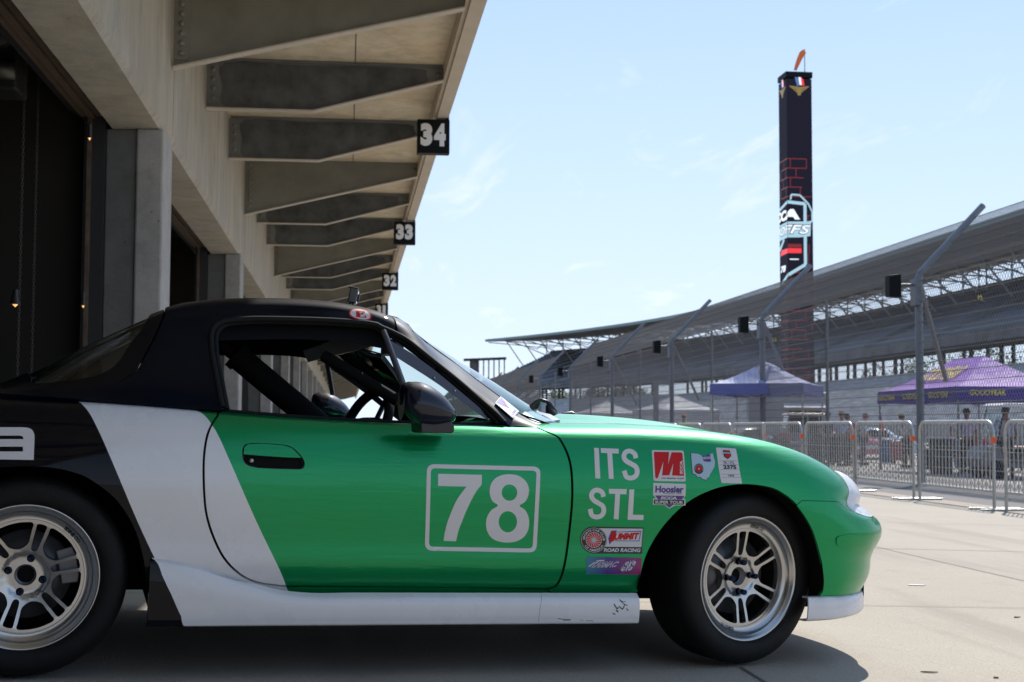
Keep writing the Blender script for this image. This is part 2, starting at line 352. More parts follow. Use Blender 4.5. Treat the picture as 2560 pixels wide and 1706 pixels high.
# ------------------------------------------------------------------ ground
def gz(u):
    return -.03*u if u < 16.7 else -.501
def ground_strip(name, mat, u0, u1, y0, y1, lift=0., label=None):
    us = sorted(set([u0, u1]+[u for u in (-12., 0., 16.7) if u0 < u < u1])); m = MB()
    vs = []; fs = []
    for u in us: vs += [(u, y0, gz(u)+lift), (u, y1, gz(u)+lift)]
    for i in range(len(us)-1): fs.append((2*i, 2*i+2, 2*i+3, 2*i+1))
    m.add(vs, fs); o = m.build(name, mat); tag(o, kind='structure')
    return o
def ground_mat(name, col, joints=True, spk=.6, warm=(.46, .39, .31)):
    m, N, L, b = new_mat(name); b.inputs['Roughness'].default_value = .9
    tc = N.new('ShaderNodeTexCoord')
    def noise(sc, det=6, rough=.6, src=None):
        n = N.new('ShaderNodeTexNoise'); n.inputs['Scale'].default_value = sc; n.inputs['Detail'].default_value = det; n.inputs['Roughness'].default_value = rough
        L.new(src or tc.outputs['Object'], n.inputs['Vector']); return n.outputs['Fac']
    def rng(f, a, b2, lo, hi):
        r = N.new('ShaderNodeMapRange'); r.inputs[1].default_value = a; r.inputs[2].default_value = b2; r.inputs[3].default_value = lo; r.inputs[4].default_value = hi; L.new(f, r.inputs[0]); return r.outputs[0]
    def mix(f, c1, c2):
        x = N.new('ShaderNodeMixRGB')
        for i, v in ((0, f), (1, c1), (2, c2)):
            if isinstance(v, tuple): x.inputs[i].default_value = (*v, 1)
            elif isinstance(v, (int, float)): x.inputs[i].default_value = v
            else: L.new(v, x.inputs[i])
        return x.outputs[0]
    c = mix(rng(noise(.35), .35, .65, 0, 1), col, tuple(v*.84 for v in col))
    c = mix(rng(noise(1.7, 8), .45, .72, 0, .6), c, warm)
    c = mix(rng(noise(170, 3), .35, .65, 0, spk), c, tuple(v*.42 for v in col))
    c = mix(rng(noise(260, 2), .62, .72, 0, .5), c, tuple(min(.9, v*1.9) for v in col))
    mpt = N.new('ShaderNodeMapping'); mpt.inputs['Scale'].default_value = (1.6, .16, 1); mpt.inputs['Rotation'].default_value = (0, 0, 1.25); L.new(tc.outputs['Object'], mpt.inputs[0])
    c = mix(rng(noise(1.3, 5, .6, mpt.outputs[0]), .53, .66, 0, .50), c, tuple(v*.50 for v in col))
    c = mix(rng(noise(3.1, 9, .7), .57, .68, 0, .45), c, tuple(v*.55 for v in col))
    c = mix(rng(noise(60, 4), .3, .7, 0, .25), c, tuple(v*.6 for v in col))
    mpn = N.new('ShaderNodeMapping'); mpn.inputs['Scale'].default_value = (.35, 3, 1); L.new(tc.outputs['Object'], mpn.inputs[0])
    c = mix(rng(noise(2.2, 6, .7, mpn.outputs[0]), .58, .72, 0, .25), c, tuple(v*.6 for v in col))
    L.new(c, b.inputs['Base Color'])
    bp = N.new('ShaderNodeBump'); bp.inputs['Strength'].default_value = .5; bp.inputs['Distance'].default_value = .004
    L.new(noise(170, 3), bp.inputs['Height']); L.new(bp.outputs[0], b.inputs['Normal'])
    return m
M['apron'] = ground_mat('tan_concrete_apron', (.50, .44, .365))
M['asphalt'] = ground_mat('grey_asphalt', (.20, .185, .18), spk=.6, warm=(.22, .20, .18))
M['paddock'] = ground_mat('pale_dusty_concrete', (.38, .35, .31))
M['joint'] = plain('dark_joint_sealant', (.13, .11, .09), .85, var=.4, vscale=3)
M['brick'] = plain('brick_edging', (.30, .25, .20), .8, var=.3, vscale=30)
ground_strip('ground', M['paddock'], -400, 900, -300, 1500, -.012)
ground_strip('concrete_apron', M['apron'], -60, 7.75, -60, 420, -.006)
ground_strip('pit_road', M['asphalt'], 8.2, 13.5, -60, 420, -.004)
# brick edging strip between apron and pit road
def edging():
    m = MB(); y = -5.
    while y < 110:
        m.box(7.76, 8.19, y, y+.19, -.30, gz(8.0)+.004, 0); y += .21
    return m
tag(edging().build('brick_edging_strip', M['brick']), kind='structure')
ground_strip('edging_bed', M['joint'], 7.74, 8.21, -60, 420, -.002)
# expansion joints
def joint(p, q, w=.012):
    a = Vector((p[0], p[1], gz(p[0])-.002)); b = Vector((q[0], q[1], gz(q[0])-.002)); d = (b-a).normalized(); nn = Vector((-d.y, d.x, 0))*w/2
    return [a-nn, b-nn, b+nn, a+nn]
jm = MB()
for yj in (-6.0, -1.2, 3.0, 6.40, 9.85, 13.1, 17.3, 21.5, 26., 31., 37.):
    jm.add(joint((-1.6, yj-.12), (7.74, yj+.12), .007 if yj < 8 else .014), [(0, 1, 2, 3)])
for uj in (3.85, 1.3):
    jm.add(joint((uj, 4.60 if uj < 2 else 9.66), (uj+(.01 if uj < 2 else -.05), -20), .010), [(0, 1, 2, 3)])
jm.add(joint((3.86, 9.69), (3.9, 60), .01), [(0, 1, 2, 3)])
tag(jm.build('pavement_joints', M['joint']), kind='structure')
# bits of tape and leaf litter on the apron
def scrap(name, px, pts, mat, label, cat, group):
    m = MB(); m.prism([(a*.6, b*.6) for a, b in pts], 0, .003, lambda p: (px[0]+p[0], px[1]+p[1], gz(px[0]+p[0])-.004+p[2])); o = m.build(name, mat); tag(o, label, cat, group); return o
M['tape'] = plain('white_tape', (.7, .68, .64), .6)
M['leaf'] = plain('dark_dry_leaf', (.03, .022, .016), .8)
scrap('tape_scrap', (3.05, 7.35), [(-.08, -.02), (.05, -.03), (.10, .01), (-.05, .03)], M['tape'], 'white tape scrap lying on the concrete right of the car', 'tape', None)
scrap('dry_leaf', (1.93, 4.55), [(-.05, .0), (-.02, .012), (.05, -.004), (.02, -.012)], M['leaf'], 'thin dark leaf curl on the ground below the white lip, leftmost', 'leaf', 'dry leaves on the apron')
scrap('dry_leaf', (2.12, 4.46), [(-.015, .0), (-.005, .015), (.018, .006), (.008, -.012)], M['leaf'], 'small black leaf on the ground near the lower edge', 'leaf', 'dry leaves on the apron')
scrap('dry_leaf', (2.98, 6.05), [(-.03, -.01), (-.01, .02), (.03, .01), (.0, -.01)], M['leaf'], 'small dark leaf in the sunlit concrete at the far right', 'leaf', 'dry leaves on the apron')
# ------------------------------------------------------------------ garage building
PIT = 9.05; PY0 = 12.52-PIT          # pillar pitch along the wall, near pillar outside the frame
bld = empty('garage_building', (-1.63, 8, 0)); tag(bld, 'concrete pit garage building with open bays and a steel-ribbed canopy beside the race car', 'building')
bld.location = (0, 0, 0)
YA, YB = -22., 200.
def wall_panel():
    m = MB()
    # lintel with a chamfered lower outer corner, as one long extrusion along Y
    prof = [(-1.63, 4.905), (-1.63, 3.40), (-1.67, 3.352), (-2.07, 3.345), (-2.07, 4.905)]
    m.prism(prof, YA, YB, lambda p: (p[0], p[2], p[1]))
    return m
wall_panel().build('lintel', M['concrete'], bld)
one('parapet', M['concrete'], bld, lambda m: m.box(-2.3, -1.635, YA, YB, 5.13, 6.4))
k = -2
while PY0+k*PIT < YB-5:
    y = PY0+k*PIT
    o = one('pillar', M['pillar'], bld, lambda m: m.box(-1.86, -1.625, y, y+.62, -.2, 3.35), .02)
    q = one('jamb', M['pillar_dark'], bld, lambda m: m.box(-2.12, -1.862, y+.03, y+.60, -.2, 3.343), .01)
    one('door_frame', [M['frame_dark'], M['frame_brown']], bld, lambda m: (m.box(-2.30, -2.122, y-.02, y+.60, -.2, 3.50), m.box(-2.27, -2.235, y-.05, y-.022, -.2, 3.44, 1)))
    k += 1
one('door_track', [M['frame_dark'], M['frame_brown']], bld, lambda m: (m.box(-2.42, -2.10, YA, YB, 3.47, 3.9), m.box(-2.20, -2.15, YA, YB, 3.44, 3.468, 1), m.box(-2.27, -2.215, YA, YB, 3.42, 3.455, 1), m.box(-2.34, -2.29, YA, YB, 3.44, 3.468, 1)))
# dark garage interior
def interior(m):
    m.box(-12.2, -12, YA, YB, -.3, 5); m.box(-12, -2.08, YA, YB, 4.8, 4.9)
    m.box(-12, -2.3, -20.2, -20, -.3, 4.8); m.box(-12, -2.3, 31., 31.2, -.3, 4.8)
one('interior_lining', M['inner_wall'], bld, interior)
for kk in (-2, 1, 3, 5, 8):
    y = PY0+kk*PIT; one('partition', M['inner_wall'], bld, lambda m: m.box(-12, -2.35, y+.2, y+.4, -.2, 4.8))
def roofbeams(m):
    for kk in range(8):
        y = -8+kk*4.0
        m.add([(-12, y, 4.75), (-2.4, y, 4.3), (-2.4, y+.25, 4.3), (-12, y+.25, 4.75), (-12, y, 4.4), (-2.4, y, 3.9), (-2.4, y+.25, 3.9), (-12, y+.25, 4.4)], [(0, 1, 2, 3), (4, 7, 6, 5), (0, 4, 5, 1), (2, 6, 7, 3), (1, 5, 6, 2), (0, 3, 7, 4)])
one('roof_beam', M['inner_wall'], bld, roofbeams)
# canopy
one('canopy_slab', M['soffit'], bld, lambda m: m.box(-2.3, 1.10, YA, YB, 4.91, 5.12))
one('fascia', M['fascia'], bld, lambda m: (m.box(1.10, 1.245, YA, YB, 4.68, 5.20), m.box(1.06, 1.10, YA, YB, 4.72, 4.908)))
one('wall_joint', M['joint'], bld, lambda m: [m.box(-1.631, -1.6285, PY0+.66+k_*PIT, PY0+.668+k_*PIT, 3.42, 4.9) for k_ in range(-2, 18)])
one('soffit_seam', M['joint'], bld, lambda m: m.box(.045, .057, YA, YB, 4.905, 4.912))
def beam(y, kind):
    """hanging rib, web in the (u,z) plane at y"""
    z_top = 4.905
    if kind == 'A': poly = [(-1.62, z_top), (-1.62, 4.03), (1.06, 4.69), (1.06, z_top)]
    else: poly = [(-1.62, 4.885), (-1.62, 4.34), (-.42, 4.34), (1.06, 4.74), (1.06, 4.885)]
    m = MB(); m.prism(poly, y, y+.014, lambda p: (p[0], p[2], p[1]), 0)
    # bottom and top flanges
    bot = [q for q in poly if q[1] < 4.8]
    for (a, b) in zip(bot[:-1], bot[1:]):
        m.add([(a[0], y-.055, a[1]), (b[0], y-.055, b[1]), (b[0], y+.069, b[1]), (a[0], y+.069, a[1]),
               (a[0], y-.055, a[1]-.016), (b[0], y-.055, b[1]-.016), (b[0], y+.069, b[1]-.016), (a[0], y+.069, a[1]-.016)],
              [(0, 3, 2, 1), (4, 5, 6, 7), (0, 1, 5, 4), (2, 3, 7, 6), (1, 2, 6, 5), (0, 4, 7, 3)], 1)
    if kind == 'B': m.box(-1.60, 1.05, y-.045, y+.059, 4.887, 4.902, 0)
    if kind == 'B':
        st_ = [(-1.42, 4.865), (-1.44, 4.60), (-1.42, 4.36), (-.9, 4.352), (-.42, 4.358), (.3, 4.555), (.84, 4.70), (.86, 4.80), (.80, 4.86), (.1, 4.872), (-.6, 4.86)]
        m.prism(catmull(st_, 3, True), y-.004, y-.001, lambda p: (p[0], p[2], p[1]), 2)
    # root plate and bolts
    m.box(-1.615, -1.48, y-.012, y-.001, (4.10 if kind == 'A' else 4.40), 4.88, 0)
    nb = 8 if kind == 'A' else 4
    for i in range(nb):
        z = (4.16 if kind == 'A' else 4.455)+i*(.092 if kind == 'A' else .108)
        m.lathe([(0, -.026), (.022, -.024), (.027, -.012), (.027, 0)], 10, 'Y', (-1.545, y-.012, z), 0)
    m.lathe([(0, -.012), (.03, -.010), (.03, 0)], 10, 'Y', (1.0, y-.001, 4.80), 0)
    return m
bi = 0; yb = 13.03-3.02*11
while yb < 190:
    kk = round((yb-13.03)/3.02) % 3
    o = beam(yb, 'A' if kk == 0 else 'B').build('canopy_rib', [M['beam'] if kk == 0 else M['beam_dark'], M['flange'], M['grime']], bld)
    yb += 3.02
# numbered hanging boxes
for i, (num, yy) in enumerate((('34', 17.75), ('33', 26.8), ('32', 35.85), ('31', 44.9))):
    s = empty('number_sign', (1.055, yy, 4.22)); tag(s, {'34': 'largest and nearest black number sign on the canopy edge, reading 34', '33': 'black number sign reading 33, second along the canopy edge', '32': 'small black number sign reading 32, third along the canopy edge', '31': 'smallest black number sign reading 31, half hidden behind the car roof'}[num], 'sign', 'garage number boxes along the canopy edge')
    one('box', M['sign'], s, lambda m: (m.box(-.205, .205, 0, .15, 0, .435), m.box(.165, .20, .02, .13, .435, .50)), .004)
    m = MB()
    for ci, ch in enumerate(num):
        v, f = text_in_box(ch, -.165+ci*.17, .09, -.015+ci*.17, .385, bold=.07)
        if ch == '1': v[:, 0] = -.14+ci*.17+(v[:, 0]-(-.165+ci*.17))*.65
        m.add([(a, -.003, b) for a, b in v], f)
    m.build('numerals', M['sign_num'], s)
# hand chains and hoist motor in the near bay
def chain(u, y, z0, z1, label):
    m = MB(); z = z0; i = 0
    while z < z1:
        pts = []
        for k2 in range(10):
            a = 2*pi*k2/10; w, hh = .009*cos(a), .019*sin(a)
            pts.append((u+(w if i % 2 else 0), y+(0 if i % 2 else w), z+hh))
        m.tube(pts, .0028, 5, closed=True); z += .030; i += 1
    o = m.build('hand_chain', M['chain']); tag(o, label, 'chain', 'hoist chains hanging in the open garage door'); return o
chain(-2.6, 11.55, .3, 4.0, 'thin steel hoist chain hanging nearer the left edge inside the open garage door')
chain(-2.6, 12.05, .3, 4.0, 'thin steel hoist chain hanging nearer the grey pillar inside the open garage door')
h = empty('door_hoist', (-2.75, 11.7, 3.85)); tag(h, 'dark door hoist with a round pulley high inside the open garage bay', 'hoist')
one('housing', M['frame_dark'], h, lambda m: m.box(-.35, .12, -.3, .1, -.45, .4), .02)
one('pulley', M['frame_dark'], h, lambda m: m.lathe([(0, -.10), (.16, -.10), (.17, -.06), (.15, -.04), (.17, -.02), (.17, 0), (0, 0)], 32, 'Y', (-.05, -.32, .02)))
one('motor', M['chain'], h, lambda m: m.lathe([(0, 0), (.07, 0), (.08, .02), (.08, .22), (0, .22)], 20, 'X', (-.1, -.34, -.3)))
def lamp(loc, r, label):
    e = empty('ceiling_lamp', loc); tag(e, label, 'lamp', 'warm lamps glowing inside the dark garage')
    one('shade', M['frame_dark'], e, lambda m: m.lathe([(.02, .12), (r*.6, .08), (r, 0)], 20))
    one('bulb', M['bulb'], e, lambda m: m.lathe([(0, -.02), (r*.5, 0), (r*.55, .03), (0, .05)], 16)); return e
def lamp_at(px, py, Zd): return tuple(Vector(cC+(cF+cR*(px-IW/2)/FPX-cU*(py-IH/2)/FPX)*Zd))
lamp(lamp_at(38, 762, 11.3), .04, 'small warm lamp glowing by the left edge of the open garage bay')
lamp(lamp_at(208, 765, 11.9), .022, 'tiny warm lamp glowing low beside the brown door frame')
lamp(lamp_at(224, 346, 11.9), .022, 'tiny warm lamp glowing high beside the brown door frame')
# ------------------------------------------------------------------ the race car
# car frame: x forward from the rear axle, y towards the car's left, z up from the ground plane it stands on
_hd = radians(9.85); kn = np.array([.03, 0, 1.]); kn /= np.linalg.norm(kn)
kd = np.array([cos(_hd), sin(_hd), -.03*cos(_hd)]); kd /= np.linalg.norm(kd); kl = np.cross(kd, kn)   # kl points to the car's right
KO = np.array([-1.0563, 4.98288, .0317])
car = bpy.data.objects.new('race_car', None); COL.objects.link(car)
car.matrix_world = Matrix([[kd[0], -kl[0], kn[0], KO[0]], [kd[1], -kl[1], kn[1], KO[1]], [kd[2], -kl[2], kn[2], KO[2]], [0, 0, 0, 1]])
tag(car, 'green, white and black race car numbered 78 in front of the open garage bay', 'car')
def to_world(P):      # P (n,3) with y measured to the RIGHT
    return KO+P[:, :1]*kd+P[:, 1:2]*kl+P[:, 2:3]*kn
def proj(Wp):
    d = Wp-cC; z = d@cF
    return np.column_stack([IW/2+FPX*(d@cR)/z, IH/2-FPX*(d@cU)/z])
def at_plane(px, py, Y):
    """point of the photograph on the car's lengthwise plane Y metres right of its middle -> car x, Y, z"""
    r = cF+cR*(px-IW/2)/FPX-cU*(py-IH/2)/FPX; b = KO+kl*Y
    t = ((b-cC)@kl)/(r@kl); q = cC+r*t-KO
    return (float(q@kd), Y, float(q@kn))
def loc(p): return (p[0], -p[1], p[2])
def weights(knots, x):
    K = np.asarray(knots, float); n = len(K); x = np.asarray(x, float)
    i = np.clip(np.searchsorted(K, x, side='right')-1, 0, n-2); h = K[i+1]-K[i]; u = (x-K[i])/h
    Wt = np.zeros((len(x), n)); r = np.arange(len(x))
    h00 = 2*u**3-3*u**2+1; h10 = u**3-2*u**2+u; h01 = -2*u**3+3*u**2; h11 = u**3-u**2
    Wt[r, i] += h00; Wt[r, i+1] += h01
    def tang(k, coef):     # adds coef * tangent(k)
        lo = k == 0; hi = k == n-1; mid = ~(lo | hi)
        for msk, a, b in ((lo, 0, 1), (hi, -1, 0)):
            if msk.any():
                q = k[msk]; d = K[q+b]-K[q+a]; np.add.at(Wt, (r[msk], q+b), coef[msk]/d); np.add.at(Wt, (r[msk], q+a), -coef[msk]/d)
        if mid.any():
            q = k[mid]; h0 = K[q]-K[q-1]; h1 = K[q+1]-K[q]; c = coef[mid]
            a0 = h1/(h0+h1)/h0*c; a1 = h0/(h0+h1)/h1*c
            np.add.at(Wt, (r[mid], q), a0-a1); np.add.at(Wt, (r[mid], q-1), -a0); np.add.at(Wt, (r[mid], q+1), a1)
    tang(i, h10*h); tang(i+1, h11*h)
    return Wt
class Surf:
    def __init__(s, S, T, net): s.S = list(S); s.T = list(T); s.net = np.array(net, float); s.cache = None; s.bump = None
    def ev(s, st):
        st = np.atleast_2d(st).astype(float)
        a = weights(s.S, np.clip(st[:, 0], s.S[0], s.S[-1])); b = weights(s.T, np.clip(st[:, 1], s.T[0], s.T[-1]))
        P = np.einsum('ni,nj,ijk->nk', a, b, s.net)
        return P
    def nrm(s, st):
        st = np.atleast_2d(st).astype(float); e = 1e-3
        A = s.ev(st+[e, 0])-s.ev(st-[e, 0]); B = s.ev(st+[0, e])-s.ev(st-[0, e])
        n = np.cross(A, B); l = np.linalg.norm(n, axis=1, keepdims=True); n = n/np.maximum(l, 1e-12)
        sg = np.sign((n*np.array([0, 1, .6])).sum(1)+(np.abs(s.ev(st)[:, 1]) < 1e-9)*1e-6); 
        if s.flip: n = -n
        return n
    flip = False
    def off(s, st, d):
        return s.ev(st)+s.nrm(st)*(np.asarray(d).reshape(-1, 1) if hasattr(d, '__len__') else d)
    def from_px(s, pts, rng=None):
        """photograph points -> (s,t) on this surface (front-facing solution)"""
        if s.cache is None:
            g = np.array([(a, b) for a in np.linspace(s.S[0], s.S[-1], 220) for b in np.linspace(s.T[0], s.T[-1], 110)])
            P = to_world(s.ev(g)); n = s.nrm(g); nw = n[:, :1]*kd+n[:, 1:2]*kl+n[:, 2:3]*kn
            s.cache = (g, proj(P), ((cC-P)*nw).sum(1) > 0)
        g, q, front = s.cache; out = []
        for p in pts:
            d = np.hypot(*(q-p).T)+np.where(front, 0, 400)
            if rng: d = d+np.where((g[:, 0] >= rng[0]) & (g[:, 0] <= rng[1]) & (g[:, 1] >= rng[2]) & (g[:, 1] <= rng[3]), 0, 1e4)
            st = g[np.argmin(d)].copy(); best = d.min()
            for _ in range(12):
                e = 5e-4; Q = proj(to_world(s.ev([st, st+[e, 0], st+[0, e]]))); r = np.array(p)-Q[0]
                J = np.column_stack([(Q[1]-Q[0])/e, (Q[2]-Q[0])/e])
                try: dl = np.linalg.solve(J.T@J+np.eye(2)*1e2, J.T@r)
                except Exception: break
                st = st+np.clip(dl, -.05, .05)
                st[0] = min(max(st[0], s.S[0]), s.S[-1]); st[1] = min(max(st[1], s.T[0]), s.T[-1])
            out.append((float(st[0]), float(st[1])))
        return out
def mesh_from(name, P, F, N=None, mats=None, mi=None, parent=car, mirror=False, flipN=False):
    """P uses y-to-right; mirror=True writes the left-hand twin"""
    P = np.array(P, float); sgn = 1 if mirror else -1
    V = np.column_stack([P[:, 0], sgn*P[:, 1], P[:, 2]])
    F = [tuple(f) for f in F]
    if not mirror: pass
    me = bpy.data.meshes.new(name); me.from_pydata([tuple(v) for v in V], [], F); 
    if N is not None:
        NN = np.column_stack([N[:, 0], sgn*N[:, 1], N[:, 2]])
        # orient each face with its vertex normals
        me.calc_loop_triangles() if False else None
        bad = []
        for p in me.polygons:
            if Vector(NN[list(p.vertices)].mean(0)).dot(p.normal) < 0: bad.append(p.index)
        if bad:
            bm = bmesh.new(); bm.from_mesh(me); bm.faces.ensure_lookup_table()
            bmesh.ops.reverse_faces(bm, faces=[bm.faces[i] for i in bad]); bm.to_mesh(me); bm.free()
        me.polygons.foreach_set('use_smooth', [True]*len(me.polygons))
        me.normals_split_custom_set_from_vertices([tuple(n) for n in NN])
    if mi is not None: me.polygons.foreach_set('material_index', list(mi))
    return link_mesh(name, me, parent, mats)
def panel(name, surf, outer, mats, holes=(), regions=(), lines=(), step=.02, edge=.01, offset=0., rim=.012, parent=car, mirror=False, sides=(False,), bulge=None, default=0):
    """one sheet cut out of a surface. regions: [(polygon, material index)]"""
    ex = [list(l) for l in lines]
    vv, tr = cdt(outer, list(holes), ex, step, edge)
    used = np.unique(tr); remap = -np.ones(len(vv), int); remap[used] = np.arange(len(used)); vv = vv[used]; tr = remap[tr]
    cen = vv[tr].mean(1); mi = np.full(len(tr), default)
    for poly, idx in regions: mi[inside(poly, cen)] = idx
    off = np.full(len(vv), float(offset))
    if bulge: off = off+bulge(vv)
    N = surf.nrm(vv); P = surf.ev(vv)+N*off[:, None]
    if bulge:   # numeric normals of the bulged sheet
        e = 2e-3
        def pos(q): return surf.ev(q)+surf.nrm(q)*(offset+bulge(q))[:, None]
        A = pos(vv+[e, 0])-pos(vv-[e, 0]); B = pos(vv+[0, e])-pos(vv-[0, e]); n2 = np.cross(A, B); n2 /= np.maximum(np.linalg.norm(n2, axis=1, keepdims=True), 1e-9)
        n2 *= np.sign((n2*N).sum(1, keepdims=True)+1e-9); N = n2
    objs = []
    # boundary edges for the rim
    from collections import Counter
    cnt = Counter()
    for t in tr:
        for a, b in ((t[0], t[1]), (t[1], t[2]), (t[2], t[0])): cnt[(min(a, b), max(a, b))] += 1
    be = [(k, mi_) for k, mi_ in cnt.items() if mi_ == 1]
    tri_of = {}
    for ti, t in enumerate(tr):
        for a, b in ((t[0], t[1]), (t[1], t[2]), (t[2], t[0])): tri_of[(min(a, b), max(a, b))] = ti
    for left in sides:
        Pa = list(P); Na = list(N); F = [tuple(int(x) for x in t) for t in tr]; mm = list(mi)
        if rim > 0:
            for (a, b), _ in be:
                c = P[list(tr[tri_of[(a, b)]])].mean(0); e = P[b]-P[a]; o = np.cross(e, N[a]); o /= max(np.linalg.norm(o), 1e-9)
                if (c-P[a])@o > 0: o = -o
                k = len(Pa); Pa += [P[a], P[b], P[b]-N[b]*rim, P[a]-N[a]*rim]; Na += [o]*4; F.append((k, k+1, k+2, k+3)); mm.append(mi[tri_of[(a, b)]])
        o = mesh_from(name, np.array(Pa), F, np.array(Na), mats, mm, parent, mirror=left)
        objs.append(o)
    return objs
# ---- body side net: rows bottom -> inner edge of the top; slices tail centre -> nose centre
TR = [.24, .32, .40, .48, .56, .64, .70, .75, .80, .86]
zs = [.24, .32, .40, .48, .56, .64, .70]
def mid(x, y, ztop, crest_y, z_cr, y_in, z_in, x_in=None):
    rows = [(x, y[i], zs[i]) for i in range(7)]
    return rows+[(x, y[7], ztop), (x, crest_y, z_cr), (x, y_in, z_in)]
Y0 = [.786, .822, .8255, .832, .838, .8305, .8155]
def yy(d, last): return [a+d for a in Y0]+[last]
slices = [
 (-1.16, [(-.90, 0, .24), (-.93, 0, .30), (-.955, 0, .37), (-.965, 0, .45), (-.955, 0, .53), (-.93, 0, .61), (-.915, 0, .67), (-.90, 0, .73), (-.88, 0, .775), (-.86, 0, .80)]),
 (-1.02, [(-.88, .33, .24), (-.91, .34, .30), (-.935, .35, .37), (-.945, .35, .45), (-.935, .35, .53), (-.91, .34, .61), (-.895, .33, .67), (-.88, .32, .73), (-.86, .30, .775), (-.84, .27, .80)]),
 (-.88, [(-.83, .60, .24), (-.85, .62, .30), (-.87, .63, .37), (-.88, .635, .45), (-.87, .63, .53), (-.85, .62, .61), (-.84, .60, .67), (-.82, .58, .73), (-.80, .55, .775), (-.78, .50, .80)]),
 (-.74, [(-.72, .74, .24), (-.73, .755, .31), (-.74, .765, .38), (-.745, .77, .46), (-.74, .765, .54), (-.735, .76, .62), (-.73, .74, .68), (-.72, .71, .735), (-.71, .67, .778), (-.70, .58, .80)]),
 (-.50, mid(-.5, [0.7770, 0.8060, 0.8080, 0.8170, 0.8200, 0.8090, 0.7920, 0.7700], .742, .72, .782, .62, .805)),
 (-.20, mid(-.2, [0.7970, 0.8260, 0.8300, 0.8390, 0.8420, 0.8310, 0.8120, 0.7900], .745, .745, .786, .66, .808)),
 (.05, mid(.05, [0.7990, 0.8310, 0.8340, 0.8440, 0.8480, 0.8370, 0.8170, 0.7950], .745, .752, .785, .69, .803)),
 (.30, mid(.3, [0.7950, 0.8280, 0.8310, 0.8400, 0.8440, 0.8340, 0.8170, 0.7960], .742, .758, .780, .70, .793)),
 (.60, mid(.6, [0.7870, 0.8210, 0.8250, 0.8340, 0.8390, 0.8310, 0.8150, 0.7950], .738, .762, .768, .705, .776)),
 (.95, mid(.95, [0.7840, 0.8180, 0.8220, 0.8310, 0.8360, 0.8280, 0.8120, 0.7930], .733, .760, .760, .705, .764)),
 (1.30, mid(1.3, [0.7840, 0.8180, 0.8220, 0.8310, 0.8360, 0.8280, 0.8120, 0.7930], .733, .760, .760, .705, .763)),
 (1.60, mid(1.6, [0.7870, 0.8200, 0.8240, 0.8330, 0.8380, 0.8300, 0.8130, 0.7920], .738, .750, .764, .66, .780)),
 (1.90, mid(1.9, [0.7910, 0.8240, 0.8280, 0.8380, 0.8430, 0.8350, 0.8170, 0.7930], .742, .745, .770, .64, .784)),
 (2.20, mid(2.2, [0.7930, 0.8260, 0.8300, 0.8410, 0.8460, 0.8370, 0.8170, 0.7880], .738, .738, .761, .63, .771)),
 (2.38, [(2.38, .802, .24), (2.38, .817, .315), (2.38, .830, .39), (2.38, .840, .467), (2.38, .843, .545), (2.38, .833, .618), (2.38, .812, .672), (2.38, .775, .712), (2.38, .72, .738), (2.38, .615, .750)]),
 (2.54, [(2.54, .795, .22), (2.54, .812, .295), (2.54, .822, .37), (2.54, .832, .44), (2.54, .834, .512), (2.54, .820, .575), (2.54, .795, .625), (2.54, .752, .668), (2.54, .69, .698), (2.54, .58, .714)]),
 (2.66, [(2.655, .768, .212), (2.662, .785, .288), (2.66, .787, .36), (2.675, .806, .43), (2.67, .800, .498), (2.655, .785, .552), (2.65, .758, .592), (2.645, .716, .63), (2.64, .655, .660), (2.635, .545, .678)]),
 (2.78, [(2.765, .690, .210), (2.78, .705, .285), (2.775, .705, .355), (2.81, .738, .43), (2.80, .728, .496), (2.76, .700, .540), (2.745, .672, .572), (2.73, .630, .605), (2.72, .572, .630), (2.715, .478, .648)]),
 (2.89, [(2.845, .575, .210), (2.87, .592, .285), (2.86, .590, .352), (2.905, .625, .43), (2.893, .612, .495), (2.835, .582, .534), (2.815, .555, .562), (2.795, .515, .590), (2.785, .465, .612), (2.78, .385, .628)]),
 (3.00, [(2.90, .42, .210), (2.93, .435, .285), (2.917, .43, .350), (2.968, .46, .43), (2.955, .45, .494), (2.885, .425, .530), (2.865, .400, .556), (2.845, .370, .580), (2.835, .33, .600), (2.83, .27, .612)]),
 (3.11, [(2.935, .22, .210), (2.965, .225, .285), (2.95, .225, .350), (3.005, .24, .43), (2.99, .235, .493), (2.915, .22, .528), (2.895, .21, .552), (2.875, .19, .575), (2.865, .17, .592), (2.86, .14, .602)]),
 (3.22, [(2.945, 0, .210), (2.975, 0, .285), (2.96, 0, .350), (3.018, 0, .43), (3.003, 0, .493), (2.925, 0, .527), (2.905, 0, .550), (2.885, 0, .572), (2.875, 0, .588), (2.87, 0, .598)]),
]
def _fix(sl):
    s_, rows = sl
    if s_ < 2.6 or s_ > 3.2: 
        k = 0 if s_ < 2.6 else 1
    else: k = min(1, (s_-2.54)/.2)
    dx = (-.034, -.026, -.006, -.032, -.038, -.056, -.014, .004, .004, 0)
    return (s_, [(x+dx[i]*k, y, z-(.010*k if i in (4, 5) else 0)) for i, (x, y, z) in enumerate(rows)])
slices = [_fix(q) for q in slices]
def ghost(sl, side):   # mirrored slice beyond the centre line keeps the nose smooth
    a = sl[1 if side < 0 else -2]; c = sl[0 if side < 0 else -1]
    return (2*c[0]-a[0], [(x, -y, z) for x, y, z in a[1]])
slices = [ghost(slices, -1)]+slices+[ghost(slices, 1)]
BS = Surf([a for a, b in slices], TR, [b for a, b in slices])
S0, S1 = -1.16, 3.22
